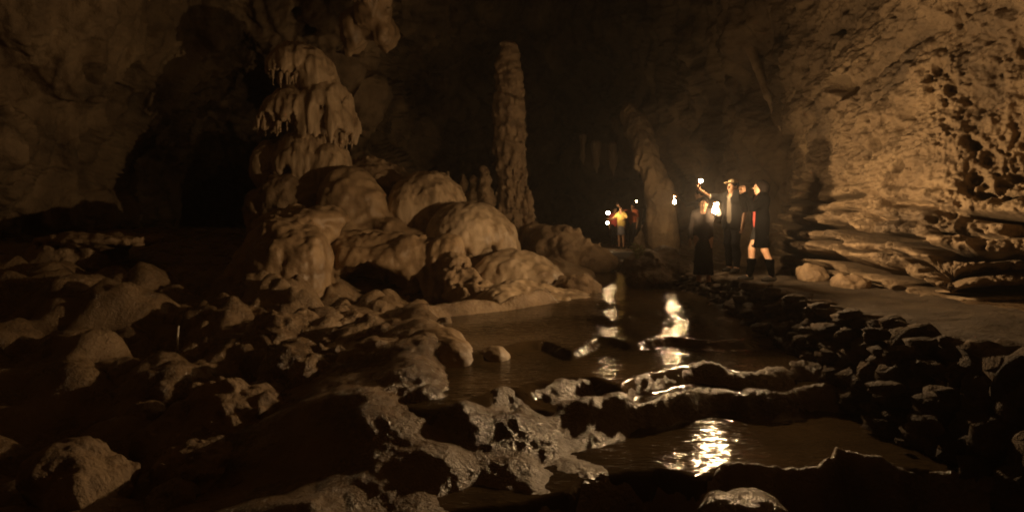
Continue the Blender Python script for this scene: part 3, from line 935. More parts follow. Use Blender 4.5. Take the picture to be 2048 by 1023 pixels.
tag(o, 'wide bank of fused wet brown flowstone under the foreground boulders, left of the pools', 'flowstone')
nb = 0
for lab, pr, mt, a, s in BOULD:
    Yb = np.mean([(p.box[0][1] + p.box[1][1]) / 2 for p in pr])
    h = float(np.clip(Yb * 0.0030, 0.013, 0.034))
    if mt == 'rough':
        dsp = d_knob(a * 1.1, s * 1.6, 120 + nb, a, 2.2)
    else:
        dsp = d_lump(a * .9, s * .8, 120 + nb, a * .3, 9)
    V, Q = build_sdf(pr, h, 0.12, dsp)
    o = mesh_np('boulder', V, Q, M[mt], loc=(V[:, 0].mean(), V[:, 1].mean(), V[:, 2].min()))
    tag(o, lab, 'boulder', 'wet boulders and lumps along the stream')
    nb += 1


# ------------------------------------------------------------------ dry stone wall along the stream, loose cap stones on it
def stone(c, d, rz, rng, tilt=0.15, pw=3.2):
    """one irregular rounded block: a superellipsoid dented by noise"""
    n, m = 14, 10
    th = np.linspace(0, 2 * np.pi, n, endpoint=False)
    ph = np.linspace(-np.pi / 2, np.pi / 2, m)
    T, Pp = np.meshgrid(th, ph, indexing='ij')
    v = np.stack([np.cos(Pp) * np.cos(T), np.cos(Pp) * np.sin(T), np.sin(Pp)], -1).reshape(-1, 3)
    L = (np.abs(v) ** pw).sum(1) ** (1 / pw)
    v = v / L[:, None]
    v = v * (1 + 0.30 * perlin(v * 1.4 + rng.uniform(0, 50), 3) + 0.18 * perlin(v * 3.3 + rng.uniform(0, 50), 4) + .1 * perlin(v * 7 + rng.uniform(0, 50), 5))[:, None]
    v = v * np.array(d) / 2
    mt = Matrix.Rotation(rz, 3, 'Z') @ Matrix.Rotation(rng.uniform(-tilt, tilt), 3, 'X') @ Matrix.Rotation(rng.uniform(-tilt, tilt), 3, 'Y')
    v = v @ np.array(mt).T + np.array(c)
    i = np.arange(n * m).reshape(n, m)
    i2 = np.roll(i, -1, 0)
    q = np.stack([i[:, :-1], i2[:, :-1], i2[:, 1:], i[:, 1:]], -1).reshape(-1, 4)
    return v, q


rng = random.Random(11)
VV, QQ, off = [], [], 0
lev_n = 6
for lev in range(lev_n):
    y = 3.0 + rng.uniform(0, .3)
    while y < 14.6:
        L = rng.choice((.14, .2, .26, .34, .42)) * rng.uniform(.8, 1.2)
        wl = float(water_level(np.array([2.6]), np.array([y]))[0])
        z0 = wl - 0.12
        H = (1.10 - z0) / lev_n
        xw = np.interp(y, XR_Y, XR_X) + 0.10 + 0.05 * lev + rng.uniform(-.05, .06)
        slope = np.interp(y + .2, XR_Y, XR_X) - np.interp(y - .2, XR_Y, XR_X)
        hh = max(H * rng.uniform(1.0, 1.6), .11)
        v, q = stone((xw + .16, y + L / 2, z0 + H * (lev + .5)), (rng.uniform(.34, .5), L * 1.06, hh), -math.atan(slope / .4) + rng.uniform(-.3, .3), rng, .3, rng.choice((2.6, 4.5, 7)))
        VV.append(v)
        QQ.append(q + off)
        off += len(v)
        y += L
V = np.concatenate(VV)
sw = mesh_np('stone_wall', V, np.concatenate(QQ), M['stone'], loc=(3.2, 8.5, V[:, 2].min()))
tag(sw, 'long low dry stone wall of dark rounded stones between the stream and the path', 'stone wall')
CAPS = [('flat pale cap stone lying near the far end of the stone wall, by the walkers', 1508, 574, 40), ('long flat cap stone on the wall edge, third from its far end', 1588, 597, 34),
        ('thin slab on the wall edge just past the walkers', 1545, 584, 26), ('square block standing on the wall edge, halfway along', 1640, 612, 30),
        ('lumpy cap stone on the wall edge, beside the path bend', 1700, 628, 34), ('block with a bright upper edge on the near half of the wall', 1752, 668, 40),
        ('broad slab on the near half of the wall, below the bright-edged block', 1800, 705, 44), ('dark cap stone close to the right picture edge on the wall', 1856, 735, 46),
        ('small cobble wedged on the near wall face', 1610, 660, 20), ('rounded cobble low on the wall face above the big pool', 1600, 745, 34),
        ('pale cobble at the foot of the wall, beside the lower pool', 1800, 882, 14), ('upright lump on the wall face under the path bend', 1520, 655, 26),
        ('large rounded stone at the wall foot, near the right edge', 1770, 775, 54), ('squat block at the wall foot, below the large rounded stone', 1850, 850, 50)]
for j, (lab, px, py, wpx) in enumerate(CAPS):
    # distance where this sight line meets the wall's top or face
    Yv = 3.5
    for Yt in np.arange(3.4, 14, .05):
        p = at(px, py, Yt)
        xe = np.interp(Yt, XR_Y, XR_X)
        if p[0] > xe + .02 and (p[2] < 1.17 or True):
            Yv = Yt
            break
    p = at(px, py, Yv)
    if p[2] > 1.16 or py < 640:
        Yv = (CAMZ - 1.14) * F / (py - HZ)
        p = at(px, py, Yv)
    wd = wpx * Yv / F
    v, q = stone(p, (wd * 1.2, wd * rng.uniform(.8, 1.3), wd * rng.uniform(.45, .7)), rng.uniform(-.5, .5), rng)
    o = mesh_np('cap_stone', v, q, M['stone'], loc=tuple(p))
    tag(o, lab, 'stone', 'loose stones on the dry stone wall')


# ------------------------------------------------------------------ lamps
def lathe(bm, prof, seg=16, c=(0, 0, 0)):
    rings = []
    for r, z in prof:
        rings.append([bm.verts.new((c[0] + r * math.cos(2 * math.pi * k / seg), c[1] + r * math.sin(2 * math.pi * k / seg), c[2] + z)) for k in range(seg)])
    for a, b in zip(rings, rings[1:]):
        for k in range(seg):
            bm.faces.new((a[k], a[(k + 1) % seg], b[(k + 1) % seg], b[k]))
    bm.faces.new(rings[0][::-1])
    bm.faces.new(rings[-1])


def tube(bm, pts, r, seg=6):
    pts = [Vector(p) for p in pts]
    rings = []
    for j, p in enumerate(pts):
        d = (pts[min(j + 1, len(pts) - 1)] - pts[max(j - 1, 0)]).normalized()
        a = d.orthogonal().normalized()
        b = d.cross(a)
        rr = r[j] if isinstance(r, (list, tuple)) else r
        rings.append([bm.verts.new(p + a * math.cos(2 * math.pi * k / seg) * rr + b * math.sin(2 * math.pi * k / seg) * rr) for k in range(seg)])
    for a, b in zip(rings, rings[1:]):
        for k in range(seg):
            bm.faces.new((a[k], a[(k + 1) % seg], b[(k + 1) % seg], b[k]))
    bm.faces.new(rings[0][::-1])
    bm.faces.new(rings[-1])


def emit_mat(name, watts, r):
    m = bpy.data.materials.new(name)
    N, L = nodes(m)
    b = N["Principled BSDF"]
    b.inputs["Base Color"].default_value = (0.9, 0.8, 0.6, 1)
    b.inputs["Emission Color"].default_value = (*LAMP_COL, 1)
    b.inputs["Emission Strength"].default_value = watts / (math.pi * 4 * math.pi * r * r)
    return m


def lantern(p, watts, r, label, group='hand lamps held by the walkers', shield=None):
    """p is the grip of the wire handle; the glowing globe hangs below it"""
    t = tag(empty('hand_lamp', (p[0], p[1], p[2] - 0.05 - 3.4 * r)), label, 'lamp', group)
    bm = bmesh.new()
    lathe(bm, [(r * .45, 0), (r * .6, r * .15), (r * .6, r * .55), (r * 2.75, r * .60), (r * 2.8, r * .70), (r * .5, r * .78), (r * .35, r * .9)], 20)  # wide flat rim is added to block the light going steeply down
    bm_obj('lamp_base', bm, M['dull_black'], t)
    bm = bmesh.new()
    bmesh.ops.create_uvsphere(bm, u_segments=14, v_segments=8, radius=r)
    bmesh.ops.translate(bm, verts=bm.verts, vec=(0, 0, r * 1.8))
    bm_obj('lamp_globe', bm, emit_mat('lamp_glow', watts, r), t)
    bm = bmesh.new()
    lathe(bm, [(r * .4, r * 2.72), (r * .42, r * 2.9), (r * .2, r * 3.1), (r * .05, r * 3.2)])
    bm_obj('lamp_top', bm, M['metal'], t)
    bm = bmesh.new()
    pts = [(r * .42 * math.cos(a), 0, r * 2.85 + (0.05 + r * .55) * math.sin(a)) for a in np.linspace(0, math.pi, 9)]
    tube(bm, pts, .003, 5)
    bm_obj('handle', bm, M['metal'], t)
    if shield:            # curved black plate, added to block the lamp's light on the holder's side
        bm = bmesh.new()
        a0, a1 = R(shield[0]), R(shield[1])
        rows = []
        for rr_s in (r * 1.5, r * 1.62):
            for zz_s in (r * .3, r * 1.2, r * 2.4, r * 3.6, r * 4.2):
                k = 1 - .35 * max(0, (zz_s - 2.4 * r) / (2 * r))
                rows.append([bm.verts.new((rr_s * k * math.cos(a0 + (a1 - a0) * j / 12), rr_s * k * math.sin(a0 + (a1 - a0) * j / 12), zz_s)) for j in range(13)])
        n5 = 5
        for b0 in (0, n5):
            for c0 in range(n5 - 1):
                for j in range(12):
                    bm.faces.new((rows[b0 + c0][j], rows[b0 + c0][j + 1], rows[b0 + c0 + 1][j + 1], rows[b0 + c0 + 1][j]))
        for j in range(12):
            bm.faces.new((rows[0][j], rows[n5][j], rows[n5][j + 1], rows[0][j + 1]))
            bm.faces.new((rows[n5 - 1][j], rows[n5 - 1][j + 1], rows[2 * n5 - 1][j + 1], rows[2 * n5 - 1][j]))
        for c0 in range(n5 - 1):
            for j in (0, 12):
                bm.faces.new((rows[c0][j], rows[c0 + 1][j], rows[n5 + c0 + 1][j], rows[n5 + c0][j]))
        bm_obj('light_shield', bm, M['dull_black'], t)
    return t


def torch(p, d, watts, label, red=True, r=0.022):
    """small pocket torch: p its grip, d where it points"""
    d = Vector(d).normalized()
    t = tag(empty('pocket_torch', tuple(p)), label, 'torch', 'hand lamps held by the walkers')
    t.rotation_mode = 'QUATERNION'
    t.rotation_quaternion = d.to_track_quat('Z', 'Y')
    bm = bmesh.new()
    lathe(bm, [(.014, -.06), (.016, -.055), (.016, .05), (.026, .075), (.026, .095)], 12)
    bm_obj('torch_body', bm, M['redp' if red else 'metal'], t)
    bm = bmesh.new()
    bmesh.ops.create_uvsphere(bm, u_segments=12, v_segments=6, radius=r)
    bmesh.ops.translate(bm, verts=bm.verts, vec=(0, 0, .098 + r * .75))
    bm_obj('lens', bm, emit_mat('torch_glow', watts, r), t)
    return t


# ------------------------------------------------------------------ people: one signed-distance body each, clothing as children
class Fig:
    pass


def rot2(v, a):
    c, s = math.cos(a), math.sin(a)
    return np.array([v[0] * c - v[1] * s, v[0] * s + v[1] * c, v[2]])


def flat(prim, c, ky):
    """squash a primitive front to back round depth c"""
    def f(P):
        Q = P.copy()
        Q[:, 1] = (Q[:, 1] - c) / ky + c
        return prim(Q) * ky
    a, b = np.array(prim.box[0]), np.array(prim.box[1])
    a[1] = (a[1] - c) * ky + c
    b[1] = (b[1] - c) * ky + c
    f.box = (a, b)
    return f


def head_prims(hc, yaw, pitch, wide=1.0):
    Rm = np.array(Matrix.Rotation(yaw, 3, 'Z') @ Matrix.Rotation(pitch, 3, 'X'))
    piv = np.array(hc) + np.array([0, 0, -.10])

    def wrap(p):
        def f(P):
            return p((P - piv) @ Rm + np.array([0, 0, -.10]))
        c = [(x, y, z) for x in (p.box[0][0], p.box[1][0]) for y in (p.box[0][1], p.box[1][1]) for z in (p.box[0][2], p.box[1][2])]
        c = (np.array(c) - np.array([0, 0, -.10])) @ Rm.T + piv
        f.box = (c.min(0), c.max(0))
        f.k = getattr(p, 'k', .02)
        return f

    def kk(p, k):
        p.k = k
        return p
    pos = [kk(ell((0, -.008, .02), (.076, .096, .10)), .03), kk(ell((0, .022, -.05), (.058, .068, .068)), .05), kk(ell((0, .055, -.098), (.026, .026, .02)), .03),
           kk(cap((0, .09, .005), (0, .112, -.03), .009, .015), .015), kk(cap((-.032, .082, .018), (.032, .082, .018), .012, .012), .02),
           kk(ell((-.079, -.005, -.012), (.010, .020, .032)), .01), kk(ell((.079, -.005, -.012), (.010, .020, .032)), .01),
           kk(cap((-.02, .085, -.062), (.02, .085, -.062), .010, .010), .012)]
    neg = [kk(ell((-.031, .096, .0), (.016, .016, .011)), .012), kk(ell((.031, .096, .0), (.016, .016, .011)), .012), kk(cap((-.022, .099, -.063), (.022, .099, -.063), .004, .004), .006)]
    fw = lambda v: piv + Rm @ (np.array(v) - np.array([0, 0, -.10]))
    return [wrap(p) for p in pos], [wrap(p) for p in neg], fw, wrap


def hand_prims(wr, d, nrm, curl, k=.010, fr=.0088):
    """palm, four unequal bent fingers and a thumb leaving the side of the palm"""
    wr, d, nrm = np.array(wr), np.array(d, float), np.array(nrm, float)
    d /= np.linalg.norm(d)
    nrm -= d * (nrm @ d)
    nrm /= np.linalg.norm(nrm)
    w = np.cross(d, nrm)
    out = []
    for s in (-.026, -.009, .009, .026):
        c = cap(wr + w * s * .6, wr + d * .085 + w * s, .014, .0125)
        c.k = .02
        out.append(c)
    for s, L in ((-.030, .062), (-.010, .076), (.010, .082), (.030, .074)):
        b = wr + d * .088 + w * s
        a1, a2 = curl * .6, curl * 1.5
        m = b + (d * math.cos(a1) + nrm * math.sin(a1)) * L * .52
        t = m + (d * math.cos(a2) + nrm * math.sin(a2)) * L * .5
        for q in (cap(b, m, fr, fr), cap(m, t, fr, fr * .8)):
            q.k = .004
            out.append(q)
    b = wr + d * .030 + w * .030
    m = b + (d * .6 + w * .65 + nrm * .45) * .045
    t = m + (d * .75 + w * .1 + nrm * (.3 + .4 * curl)) * .035
    for q in (cap(b, m, .012, .0105), cap(m, t, .0105, .0085)):
        q.k = .008
        out.append(q)
    return out, wr + d * .085 + nrm * .03


def person(label, loc, yaw, ht, arms, legs=None, head=(0, 0), lean=(0, 0), h=.011, top='black', top_sleeve=.5, bottom='navy', bottom_len=1.0,
           hair='short', hat=False, coat=None, girth=1.0, shirt2=None, group='walkers with lamps', skirt=False, bag=False, coat_sleeve=.45, coat_hem=.80, boots=False):
    """arms: {'L': (elbow, wrist, hand dir, palm normal, curl), 'R': ...} in the figure's own frame (facing +y, 1.70 m tall)"""
    sc = ht / 1.70
    root = tag(empty('person', loc, yaw), label, 'person', group)
    root.scale = (sc, sc, sc)
    lx, ly = lean
    legs = legs or {'L': (.02, 0), 'R': (-.02, 0)}

    def up(p):     # lean the trunk above the hips
        t = max(0, (p[2] - .95) / .6)
        return np.array([p[0] + lx * t, p[1] + ly * t, p[2]])

    def K(p, k):
        p.k = k
        return p
    g = girth
    trunk = [K(flat(cap(up((0, 0, .94)), up((0, 0, 1.08)), .150 * g, .132 * g), 0, .72), .06), K(flat(cap(up((0, 0, 1.08)), up((0, .005, 1.30)), .132 * g, .165 * g), 0, .66), .08),
             K(flat(cap(up((-.11, -.005, 1.385)), up((.11, -.005, 1.385)), .072, .072), 0, .8), .08)]
    neck = [K(cap(up((0, -.01, 1.38)), up((0, .008, 1.50)), .056, .052), .04)]
    pos, neg, fw, wrap = head_prims(up((0, .012, 1.595)), head[0], head[1])
    grips = {}
    ua, fa, hd = {}, {}, []
    for sd, sx in (('L', -1), ('R', 1)):
        sh = up((sx * .185, -.005, 1.385))
        el_, wr, d, nn, cu = arms[sd]
        ua[sd] = [K(cap(sh, el_, .052, .040), .05)]
        fa[sd] = [K(cap(el_, wr, .041, .026), .03)]
        hp, gp = hand_prims(wr, d, nn, cu)
        hd += hp
        grips[sd] = gp
    th, shn, ft, shoe = {}, {}, [], []
    for sd, sx in (('L', -1), ('R', 1)):
        fwd, out = legs[sd]
        hip = np.array([sx * .085, 0, .93])
        ank = np.array([sx * (.095 + out), fwd, .075])
        kn = (hip + ank) / 2 + np.array([0, .03 + .25 * abs(fwd) * .2, .035])
        th[sd] = [K(cap(hip, kn, .088 * g, .056), .06)]
        shn[sd] = [K(cap(kn, (kn + ank) / 2 + np.array([0, -.018, .03]), .054, .055), .04), K(cap((kn + ank) / 2 + np.array([0, -.018, .03]), ank, .054, .036), .04)]
        toe = ank + np.array([sx * .02, .15, -.045])
        ft += [K(cap(ank, toe, .036, .026), .04), K(cap(ank, ank + np.array([0, -.04, -.04]), .034, .03), .03)]
        shoe.append(((K(cap(ank + np.array([0, -.035, -.03]), ank + np.array([sx * .012, .07, -.03]), .045, .045), .03)), K(cap(ank + np.array([sx * .012, .07, -.035]), toe + np.array([0, .01, 0]), .043, .032), .03), K(cap(ank + np.array([0, -.01, .03]), ank, .045, .045), .02)))
    limb = [p for sd in 'LR' for p in ua[sd] + fa[sd] + th[sd] + shn[sd]]
    V, Q = build_sdf(trunk + neck + pos + limb + ft + hd, h, .03, cut=neg, pad=.06)
    mesh_np('body', V, Q, M['skin'], root)

    def grown(ps, r, k=None):
        o_ = []
        for p in ps:
            def f(P, p=p):
                return p(P) - r
            f.box = (p.box[0] - r, p.box[1] + r)
            f.k = k if k else getattr(p, 'k', .03)
            o_.append(f)
        return o_

    def part(name, ps, mat, cut=None, hh=None, disp=True):
        dd = (lambda P: .007 * fbm(P * 9, 3, 5) + .012 * fbm(P * np.array([4, 4, 2.5]), 2, 8)) if disp else None
        V, Q = build_sdf(ps, hh or h * 1.15, .03, dd, cut=cut, pad=.06)
        if len(V) == 0:
            return None
        return mesh_np(name, V, Q, M[mat] if isinstance(mat, str) else mat, root)

    def plane(n, c, keep_box):
        n = np.array(n, float)

        def f(P):
            return (P - np.array(c)) @ n
        f.box = keep_box
        f.k = .004
        return f
    BIG = (np.array([-2, -2, -1.]), np.array([2, 2, 3.]))
    # sleeves: share of the whole arm that is covered
    slv = []
    for sd in 'LR':
        a = ua[sd][0]
        sh = up(((-1 if sd == 'L' else 1) * .185, -.005, 1.385))
        e = np.array(arms[sd][0])
        wv = np.array(arms[sd][1])
        if top_sleeve <= .5:
            slv.append(K(cap(sh, sh + (e - sh) * top_sleeve * 2, .060, .054), .05))
        else:
            slv += [K(cap(sh, e, .060, .052), .05), K(cap(e, e + (wv - e) * (top_sleeve * 2 - 1), .051, .042), .03)]
    hem = .90 if coat is None else .90
    tops = grown(trunk, .016) + slv + [K(cap(up((0, -.01, 1.38)), up((0, 0, 1.43)), .068, .066), .04)]
    nk = K(cap(up((0, .02, 1.47)), up((0, .09, 1.43)), .062, .05), .01)
    part('shirt', tops, top, cut=[plane((0, 0, -1), (0, 0, hem), BIG), nk] if False else [plane((0, 0, 1), (0, 0, hem), (BIG[0], np.array([2, 2, hem + .02]))), nk])
    if coat:
        # open coat or overshirt: two fronts parted in the middle
        cs = []
        for sd in 'LR':
            sh = up(((-1 if sd == 'L' else 1) * .185, -.005, 1.385))
            e, wv = np.array(arms[sd][0]), np.array(arms[sd][1])
            cs += [K(cap(sh, sh + (e - sh) * min(1, coat_sleeve * 2), .072, .062), .05)]
            if coat_sleeve > .5:
                cs += [K(cap(e, e + (wv - e) * (coat_sleeve * 2 - 1), .060, .050), .03)]
        lo_ = [K(flat(cap(up((0, 0, coat_hem + .02)), up((0, 0, 1.05)), (.20 + .03 * (coat_hem < .7)) * g, .17 * g), 0, .75), .08)]
        cc = grown(trunk, .034) + cs + lo_
        gap = ell(up((0, .22, 1.0)), (.062 + .03 * (coat_hem < .7), .21, .50))
        gap.k = .006
        part('overshirt', cc, coat, cut=[gap, K(cap(up((0, .03, 1.49)), up((0, .1, 1.42)), .07, .06), .01), plane((0, 0, 1), (0, 0, coat_hem), (BIG[0], np.array([2, 2, coat_hem + .03])))])
    # trousers, shorts or skirt
    low = .93 - .83 * bottom_len
    if skirt:
        pr = [K(flat(cap((0, 0, 1.0), (0, 0, low + .02), .15 * g, .19 * g), 0, .8), .05)]
        part('skirt', pr, bottom, cut=[plane((0, 0, 1), (0, 0, low), (BIG[0], np.array([2, 2, low + .02]))), plane((0, 0, -1), (0, 0, 1.02), (np.array([-2, -2, 1.0]), BIG[1]))])
    else:
        pr = grown([trunk[0]], .012) + [q for sd in 'LR' for q in grown(th[sd] + shn[sd], .016)]
        part('trousers' if bottom_len > .7 else 'shorts', pr, bottom, cut=[plane((0, 0, 1), (0, 0, low), (BIG[0], np.array([2, 2, low + .02]))), plane((0, 0, -1), (0, 0, 1.02), (np.array([-2, -2, 1.0]), BIG[1]))])
    for s3 in shoe:
        part('shoe', list(s3), 'shoe', disp=False)
    if boots:
        for sd in 'LR':
            part('boot', grown(shn[sd], .016), 'inky', cut=[plane((0, 0, -1), (0, 0, .38), (np.array([-2, -2, .36]), BIG[1]))])
    # eyes
    for sx in (-1, 1):
        bm = bmesh.new()
        bmesh.ops.create_uvsphere(bm, u_segments=8, v_segments=6, radius=.0105)
        bmesh.ops.translate(bm, verts=bm.verts, vec=fw((sx * .031, .081, .0)))
        bm_obj('eye', bm, M['eye'], root)
    # hair
    if hair:
        hp = [ell((0, -.018, .035), (.086, .104, .098))]
        hp[0].k = .02
        if hair == 'long':
            for sx in (-1, 1):
                hp.append(K(cap((sx * .055, -.05, .02), (sx * .075, -.065, -.22), .055, .055), .05))
                hp.append(K(cap((sx * .075, -.065, -.22), (sx * .055, -.10, -.46), .055, .03), .05))
            hp.append(K(cap((0, -.08, 0), (0, -.11, -.48), .07, .045), .06))
        if hair == 'bun':
            hp.append(K(ell((0, -.12, .06), (.04, .04, .04)), .01))
        fc = ell((0, .105, -.045), (.066, .075, .105))
        fc.k = .012
        part('hair', [wrap(p) for p in hp], 'hair', cut=[wrap(fc)], disp=True)
    if hat:
        hp = [K(ell((0, -.006, .062), (.090, .106, .075)), .02), K(flat(cap((-.03, .10, .052), (.03, .10, .052), .055, .055), .10, 1.0), .01)]
        brim = ell((0, .135, .048), (.072, .075, .010))
        brim.k = .012
        cc = ell((0, .0, -.03), (.30, .30, .068))
        part('cap', [wrap(hp[0]), wrap(brim)], 'tan', cut=[wrap(cc)], disp=False)
    if bag:
        part('shoulder_bag', [K(flat(cap((.17, .02, .98), (.17, .02, 1.10), .10, .10), .02, .5), .05), K(cap((.16, .10, 1.12), (-.08, .15, 1.40), .012, .012), .02)], 'brownc', disp=False)
    M4 = Matrix.Translation(loc) @ Matrix.Rotation(yaw, 4, 'Z') @ Matrix.Scale(sc, 4)
    return root, {k: M4 @ Vector(v) for k, v in grips.items()}, M4


HANG_L = ((-.235, -.02, 1.12), (-.245, .06, .88), (0, .15, -1), (1, 0, 0), .5)
HANG_R = ((.235, -.02, 1.12), (.245, .06, .88), (0, .15, -1), (-1, 0, 0), .5)


def foot(px, Yv):
    x = (px - 1024) / F * Yv
    z = 1.10 if Yv < 16 else gz(x, Yv) + .0
    return (x, Yv, z)


def mir(a):
    f = lambda v: (-v[0], v[1], v[2])
    return (f(a[0]), f(a[1]), f(a[2]), f(a[3]), a[4])


def hand_to(root, gr, hand, p):
    """slide a figure over the ground until the gripping hand is under p; returns the grip"""
    d = Vector(p) - gr[hand]
    root.location.x += d.x
    root.location.y += d.y
    return (p[0], p[1], gr[hand].z)


# 1. man in tan cap, dark open overshirt over pale tee; arm stretched to the left with a torch
fp = foot(1466, 11.6)
_, gr, M4 = person('man in tan cap, dark open overshirt and pale tee, one arm stretched out', fp, R(125), 1.70,
                   {'L': HANG_L, 'R': ((.32, .26, 1.40), (.34, .52, 1.52), (0, .8, .6), (-1, 0, .2), 1.1)}, head=(R(-8), R(4)), top='tee', coat='black', hat=True, hair='short', legs={'L': (.06, .02), 'R': (-.05, .02)})
torch(gr['R'], (.15, -.35, .85), POWER['hand'], 'small red torch in the outstretched hand of the man in the tan cap', r=.03)
# 2. woman with long dark hair, red top, bare legs, hands raised to her face
fp = foot(1521, 9.85)
_, gr, M4 = person('woman with very long dark hair and red top, bare legs, both hands before her face', fp, R(86), 1.57,
                   {'L': ((-.22, .20, 1.24), (-.10, .30, 1.50), (.25, .1, 1), (1, -.3, 0), .8), 'R': ((.22, .20, 1.24), (.08, .30, 1.50), (-.2, .1, 1), (-1, -.3, 0), .8)},
                   legs={'L': (-.16, .0), 'R': (.16, .0)}, head=(R(-12), R(6)), top='red', top_sleeve=.15, bottom='black', bottom_len=.28, hair='long', coat='inky', coat_sleeve=.95, coat_hem=.57, girth=.84, boots=True)
# 3. person in long dark brown coat holding the bright lamp out before them
fp = foot(1425, 9.1)
rt, gr, M4 = person('short person in long dark brown coat raising the brightest lamp', fp, R(160), 1.27,
                    {'L': ((-.28, .20, 1.40), (-.24, .44, 1.60), (0, 1, .1), (0, 0, -1), 1.2), 'R': HANG_R}, top='brownc', top_sleeve=.98, bottom='brownc', bottom_len=.85, skirt=True, hair='short')
g_ = hand_to(rt, gr, 'L', at(1431, 402, 8.6))
lantern((g_[0], g_[1], g_[2] - .0), POWER['near'], .032, 'brightest glowing lamp, just left of the man in the tan cap', shield=(68, 130))
# 4. person in black with a lamp before the leaning pillar
fp = foot(1385, 14.0)
rt, gr, M4 = person('person all in black holding a lamp up beside the lit leaning pillar', fp, R(60), 1.66,
                    {'L': ((-.20, .26, 1.36), (-.12, .46, 1.56), (0, 1, .2), (0, 0, -1), 1.2), 'R': HANG_R}, top='black', top_sleeve=.98, bottom='navy', hair='short')
g_ = hand_to(rt, gr, 'L', at(1350, 384, 14.1))
lantern(g_, POWER['mid'], .042, 'glowing lamp held in front of the leaning rock pillar', shield=(-96, 60))
# far group
fp = foot(1243, 24.0)
_, gr, M4 = person('woman in yellow shirt and grey skirt, farthest group, reaching out', fp, R(150), 1.62,
                   {'L': ((-.30, .10, 1.22), (-.22, .32, 1.16), (0, 1, -.1), (0, 0, -1), .8), 'R': ((.34, .10, 1.20), (.42, .36, 1.22), (.2, 1, .1), (0, 0, -1), .9)}, h=.014,
                   top='yellow', top_sleeve=.3, bottom='grey', bottom_len=.45, skirt=True, hair='bun', head=(R(0), 0))
a = at(1216, 428, 23.6)
lantern((a[0], a[1], a[2] + .19), POWER['far'], .06, 'upper glowing lamp of the far walkers, farthest left')
a = at(1215, 446, 23.6)
torch(tuple(a), (-.2, -1, .1), POWER['fars'], 'lower small torch beside the woman in the yellow shirt', False, .05)
fp = foot(1266, 24.2)
_, gr, M4 = person('man in orange-red shirt among the far walkers, pointing with a raised arm', fp, R(130), 1.74,
                   {'L': HANG_L, 'R': ((.30, .24, 1.46), (.30, .46, 1.60), (0, .8, .5), (-1, 0, 0), .3)}, h=.014, top='orange', top_sleeve=.35, bottom='navy', hair='short')
fp = foot(1230, 25.0)
person('person in dark red top half hidden behind the yellow-shirted woman', fp, R(175), 1.60, {'L': HANG_L, 'R': HANG_R}, h=.014, top='red', top_sleeve=.4, bottom='navy', hair='short')
fp = foot(1298, 22.6)
person('dark silhouetted person in black standing right of the orange-red shirt, before the pillar', fp, R(20), 1.72, {'L': HANG_L, 'R': HANG_R}, h=.014, top='black', top_sleeve=.98, bottom='navy', hair='short')
a = at(1271, 407, 24.6)
torch(tuple(a), (.2, -.6, .7), POWER['fars'] * .25, 'dim small torch held up behind the man in the orange-red shirt', False, .03)

# ------------------------------------------------------------------ small things
# leafy sprig on the boulder at the head of the wall
root = tag(empty('fern', tuple(at(1286, 522, 11.75))), 'pale leafy sprig growing on the large boulder at the head of the wall', 'plant')
rng = random.Random(5)
bs, bl = bmesh.new(), bmesh.new()
for s in range(7):
    a = rng.uniform(-.5, .5)
    L = rng.uniform(.22, .38)
    pts = [(-.10 + s * .035 + math.sin(a) * L * t * .7 - .12 * t * t, -.05 + .03 * s * t, L * t - .02) for t in np.linspace(0, 1, 6)]
    tube(bs, pts, [.006, .005, .005, .004, .003, .002], 5)
    for j in range(1, 6):
        for sd in (-1, 1):
            b = Vector(pts[j])
            ln = rng.uniform(.05, .085)
            dv = Vector((sd * rng.uniform(.5, 1), rng.uniform(-.6, .6), rng.uniform(-.1, .6))).normalized() * ln
            wv = dv.cross(Vector((0, 1, .3))).normalized() * ln * .28
            vs = [bl.verts.new(b + q_) for q_ in (Vector((0, 0, 0)), dv * .5 + wv, dv, dv * .5 - wv)]
            bl.faces.new(vs)
bm_obj('stem', bs, M['leaf'], root)
bm_obj('foliage', bl, M['leaf'], root)


def boxbm(bm, c, d, rz=0, bev=.008):
    r_ = bmesh.ops.create_cube(bm, size=1)
    for v in r_['verts']:
        v.co = Vector((v.co.x * d[0], v.co.y * d[1], v.co.z * d[2]))
    bmesh.ops.bevel(bm, geom=[e for e in bm.edges if all(v in r_['verts'] for v in e.verts)], offset=bev, segments=2, affect='EDGES')


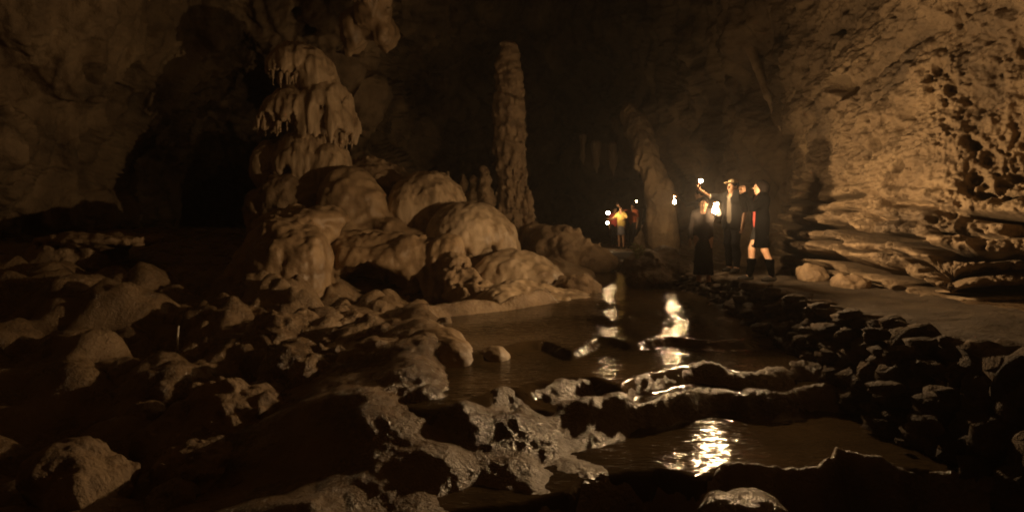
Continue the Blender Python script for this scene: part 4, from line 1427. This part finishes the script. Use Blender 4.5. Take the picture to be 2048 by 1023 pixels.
# small name board on the mound under the tower
p = at(556, 421, 12.9)
t = tag(empty('sign_board', (p[0], p[1], p[2] - .35)), 'small blank board on a post on the ledge below the tower', 'sign')
bm = bmesh.new()
boxbm(bm, 0, (.46, .03, .10))
o = bm_obj('board', bm, M['wood'], t, False)
o.location = (0, 0, .35)
bm = bmesh.new()
tube(bm, [(0, .03, -.3), (0, .03, .36)], .018, 8)
bm_obj('post', bm, M['wood'], t)
# white marker stake on the left terrace
p = at(355, 690, 7.6)
bm = bmesh.new()
tube(bm, [(0, 0, -.15), (0, 0, .10), (.012, 0, .235), (.012, 0, .24)], [.013, .013, .012, .004], 8)
o = bm_obj('marker_stake', bm, M['whitep'], None, True, tuple(p))
tag(o, 'thin white marker stake standing on the edge of the left terrace', 'stake')
# ledges on the far left
o = rockmesh('rock_ledge', [E(200, 480, 11.6, 110, 12, .8), E(150, 530, 11.8, 80, 60, .8), E(205, 520, 11.7, 30, 50, .5)], M['rough'], 0.04, 0.12, d_lump(0.12, 2.2, 140, .04))
tag(o, 'flat-topped pale rock ledge at the far left edge of the cave', 'rock')
o = rockmesh('rock_ledge', [E(415, 640, 9.3, 110, 26, .5), E(480, 632, 9.3, 60, 22, .4), E(350, 636, 9.4, 50, 20, .4)], M['boulder'], 0.03, 0.1, d_lump(0.09, 3, 141, .03))
tag(o, 'low lit rock ledge along the left terrace, above the white stake', 'rock')

# ------------------------------------------------------------------ the misty cave air
hm = bpy.data.materials.new('cave_air')
N, L = nodes(hm)
for n_ in list(N):
    if n_.type == 'BSDF_PRINCIPLED':
        N.remove(n_)
v_ = N.new("ShaderNodeVolumePrincipled")
v_.inputs["Color"].default_value = (0.85, 0.82, 0.8, 1)
v_.inputs["Density"].default_value = 0.0014
v_.inputs["Anisotropy"].default_value = 0.3
L.new(v_.outputs[0], N["Material Output"].inputs["Volume"])
bm = bmesh.new()
bmesh.ops.create_cube(bm, size=1)
for v in bm.verts:
    v.co = Vector((v.co.x * 120, v.co.y * 140 + 30, v.co.z * 64 + 18))
hz = bm_obj('haze', bm, hm, None, False)
hz['kind'] = 'stuff'
